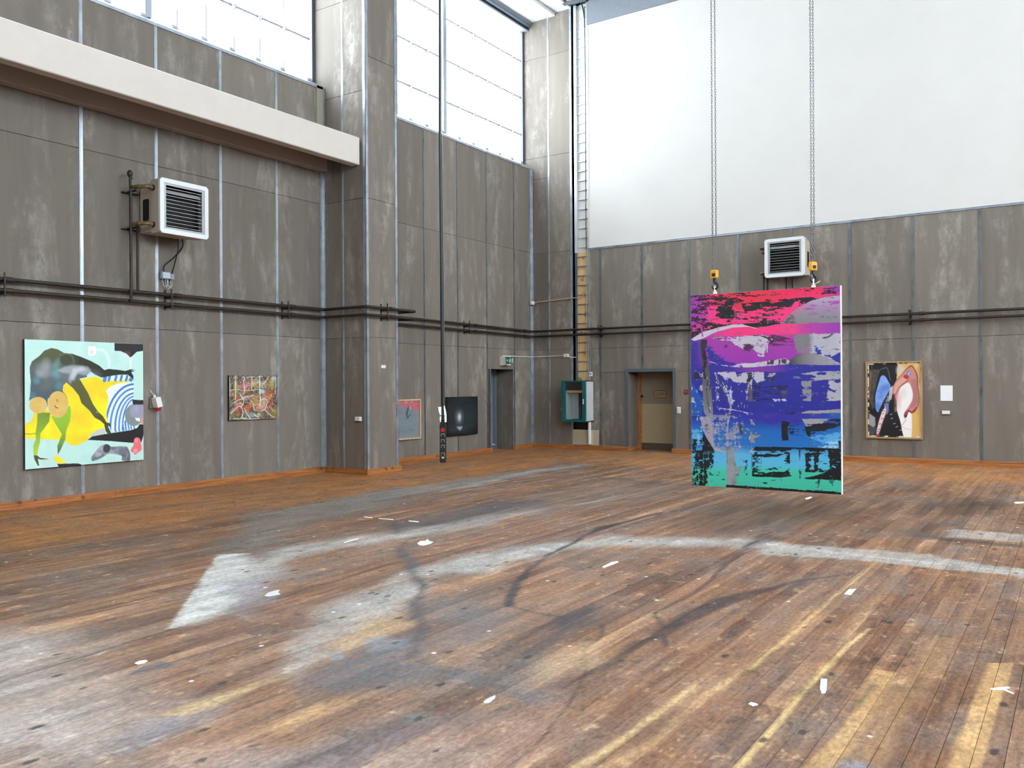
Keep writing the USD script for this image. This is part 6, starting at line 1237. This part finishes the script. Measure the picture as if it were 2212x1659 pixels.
h.put(veil*np.clip(.36+1.3*(h.n(.03, .008, 42)-.42), 0, .9), (150, 148, 170)); h.put(veil*h.mask([(190, 1790), (340, 1800), (400, 2100), (420, 2240), (320, 2130), (240, 1960)], 20)*.75, (172, 160, 176)); h.put(veil*h.mask([(380, 2190), (600, 2240), (560, 2310), (400, 2260)], 20)*.7, (180, 172, 180)); h.stroke([(565, 1960), (580, 2140), (570, 2230)], 36, (172, 158, 178), .7, 8)
h.poly([(870, 1820), (900, 1815), (960, 1910), (930, 1900), (890, 1870)], (146, 146, 140), .9, 8); h.put(h.mask([(860, 1960), (960, 2000), (1030, 2040), (930, 2080), (960, 2150), (890, 2130), (880, 2040)], 12)*sstep((h.n(.014, .014, 43)-.3)*6), (156, 146, 140)); h.poly([(870, 2240), (950, 2190), (930, 2260), (905, 2270)], (186, 170, 166), .9, 8); h.put(h.mask([(720, 1850), (780, 1900), (790, 2050), (740, 2020)], 16)*.6, (60, 66, 84))
# lower part: black scraped boxes on light blue and green
h.poly([(235, 1960), (260, 2020), (400, 2240), (400, 2270), (235, 2240)], (14, 16, 20), .95, 8); h.put(h.mask([(84, 1960), (240, 1970), (240, 2190), (90, 2180)], 40)*.7, (86, 180, 230)); grit(h.mask([(90, 2080), (240, 2100), (240, 2240), (90, 2230)], 14), .50, 44, .02, .012, (14, 18, 22)); h.stroke([(84, 1790), (190, 1795)], 10, (16, 20, 40), .9, 4)
h.put(h.mask([(92, 2236), (400, 2240), (400, 2400), (320, 2500), (300, 2700), (104, 2700)], 8)*.35, (30, 90, 80)); 
for r_ in range(5):
    for c_ in range(3):
        cx, cy = 130+c_*62, 2290+r_*88; m = h.ell(cx+34, cy+38, 30, 44, 10); h.put(np.clip(m+.0, 0, 1)*sstep((h.n(.02, .02, 45+r_)-.30)*7), (12, 16, 18))
grit(h.mask([(100, 2240), (300, 2240), (300, 2700), (104, 2700)], 12), .47, 50, .016, .016, (12, 16, 18)); grit(h.mask([(290, 2240), (400, 2250), (390, 2460), (300, 2500)], 16), .42, 51, .02, .008, (16, 30, 34)); h.put(h.mask([(290, 2520), (390, 2500), (390, 2690), (290, 2690)], 16)*sstep((h.n(.01, .012, 52)-.38)*5)*.7, (40, 100, 92))
h.poly([(555, 2180), (660, 2200), (700, 2440), (705, 2700), (570, 2700), (568, 2400)], lambda s: ramp(s.n(.01, .006, 53), [(.3, (112, 116, 118)), (.5, (146, 152, 154)), (.7, (162, 160, 166))]), .85, 8); h.put(h.mask([(690, 2450), (780, 2430), (740, 2580), (710, 2540)], 10)*.7, (146, 158, 156)); h.put(h.mask([(560, 2240), (800, 2260), (850, 2420), (720, 2450), (600, 2330)], 60)*.5, (130, 176, 216)); h.put(h.ell(765, 2350, 18, 22, 12)*.7, (176, 110, 120))
def scraped(x0, x1, y0, y1, seed, lo):
    m = h.mask([(x0, y0), (x1, y0+10), (x1, y1), (x0, y1-8)], 8); e = np.maximum(0, m - h.mask([(x0+60, y0+40), (x1-60, y0+50), (x1-60, y1-40), (x0+60, y1-44)], 40)*.8)
    h.put(np.clip(m*sstep((h.n(.005, .03, seed, 4)-lo)*8)*.9 + e*sstep((h.n(.012, .02, seed+1)-.36)*6), 0, 1), (14, 18, 22))
scraped(915, 1420, 2195, 2580, 54, .54); h.stroke([(905, 2270), (910, 2480)], 6, (20, 40, 50), .8, 4); h.stroke([(1032, 2260), (1034, 2460)], 6, (16, 24, 30), .8, 4); h.put(h.mask([(910, 2550), (1445, 2555), (1440, 2592), (920, 2580)], 6)*sstep((h.n(.01, .02, 56)-.3)*8), (14, 18, 20)); h.put(h.mask([(940, 2190), (1440, 2195), (1440, 2230), (920, 2240)], 8)*sstep((h.n(.006, .02, 57)-.28)*8), (12, 14, 18))
h.put(h.mask([(950, 2178), (2114, 2196), (2114, 2222), (950, 2200)], 5), (12, 14, 18)); scraped(1630, 2110, 2200, 2520, 58, .56); grit(h.mask([(1740, 2210), (1820, 2210), (1800, 2500), (1750, 2500)], 20), .40, 60, .012, .014, (14, 18, 22)); grit(h.mask([(1930, 2230), (2112, 2230), (2114, 2560), (1960, 2480)], 26), .36, 61, .008, .016, (14, 16, 20))
h.put(h.mask([(1620, 2590), (1760, 2560), (1900, 2510), (2112, 2440), (2116, 2615), (1640, 2606)], 8)*sstep((h.n(.008, .02, 62)-.24)*8), (14, 14, 16)); h.put(h.mask([(1540, 2200), (1560, 2200), (1556, 2360), (1548, 2360)], 6)*.8, (16, 40, 50)); grit(h.mask([(1545, 2480), (1580, 2480), (1575, 2600), (1550, 2600)], 10), .44, 63, .02, .02, (20, 80, 76)); grit(h.mask([(1770, 2620), (1830, 2620), (1800, 2740), (1770, 2720)], 12), .45, 64, .02, .016, (20, 60, 56)); grit(h.mask([(1930, 2610), (2030, 2610), (1990, 2730), (1960, 2700)], 12), .48, 65, .02, .016, (20, 60, 56)); h.put(h.ell(1095, 2665, 36, 14, 6), (16, 40, 40)); h.put(h.mask([(490, 2615), (545, 2605), (545, 2635), (500, 2630)], 6)*.8, (30, 60, 60)); grit(h.mask([(790, 2360), (850, 2360), (850, 2600), (790, 2600)], 14), .46, 66, .016, .016, (16, 40, 44)); grit(h.mask([(330, 2450), (520, 2480), (480, 2620), (380, 2640)], 20), .60, 67, .02, .02, (16, 50, 50))
h.put(sstep(((2700+(X-104)/2014*108)-Y < 34+26*(h.n(.012, .02, 68)-.5))*1.0)*(X > 560)*sstep((h.n(.01, .02, 69)-.30)*8), (14, 16, 18)); h.put(sstep((h.n(.05, .02, 70, 3)-.66)*9)*.5*(Y > 1230)*(Y < 2200)*(X < 950), (196, 192, 220)); h.put((h.n(.04, .06, 71, 2) > .84)*.5*(Y > 2300), (20, 70, 70))
t6 = thing('painting', 'huge pink, purple, blue and green painting hanging from two hoist hooks', 'painting')
HX0, HX1, HZ0, HZ1, HYF = -4.455, -2.487, 0.211, 2.811, 11.06
obj('stretcher', RB(HX0, HX1, HYF+0.001, HYF+0.048, HZ0, HZ1, b=0.002), CANVAS, t6)
obj('painted_face', h.grid((HX0+0.001, HYF, HZ1-0.001), (1, 0, 0), Z3, HX1-HX0-0.012, HZ1-HZ0-0.002), PAINT, t6, attrs={'paint': h.c})
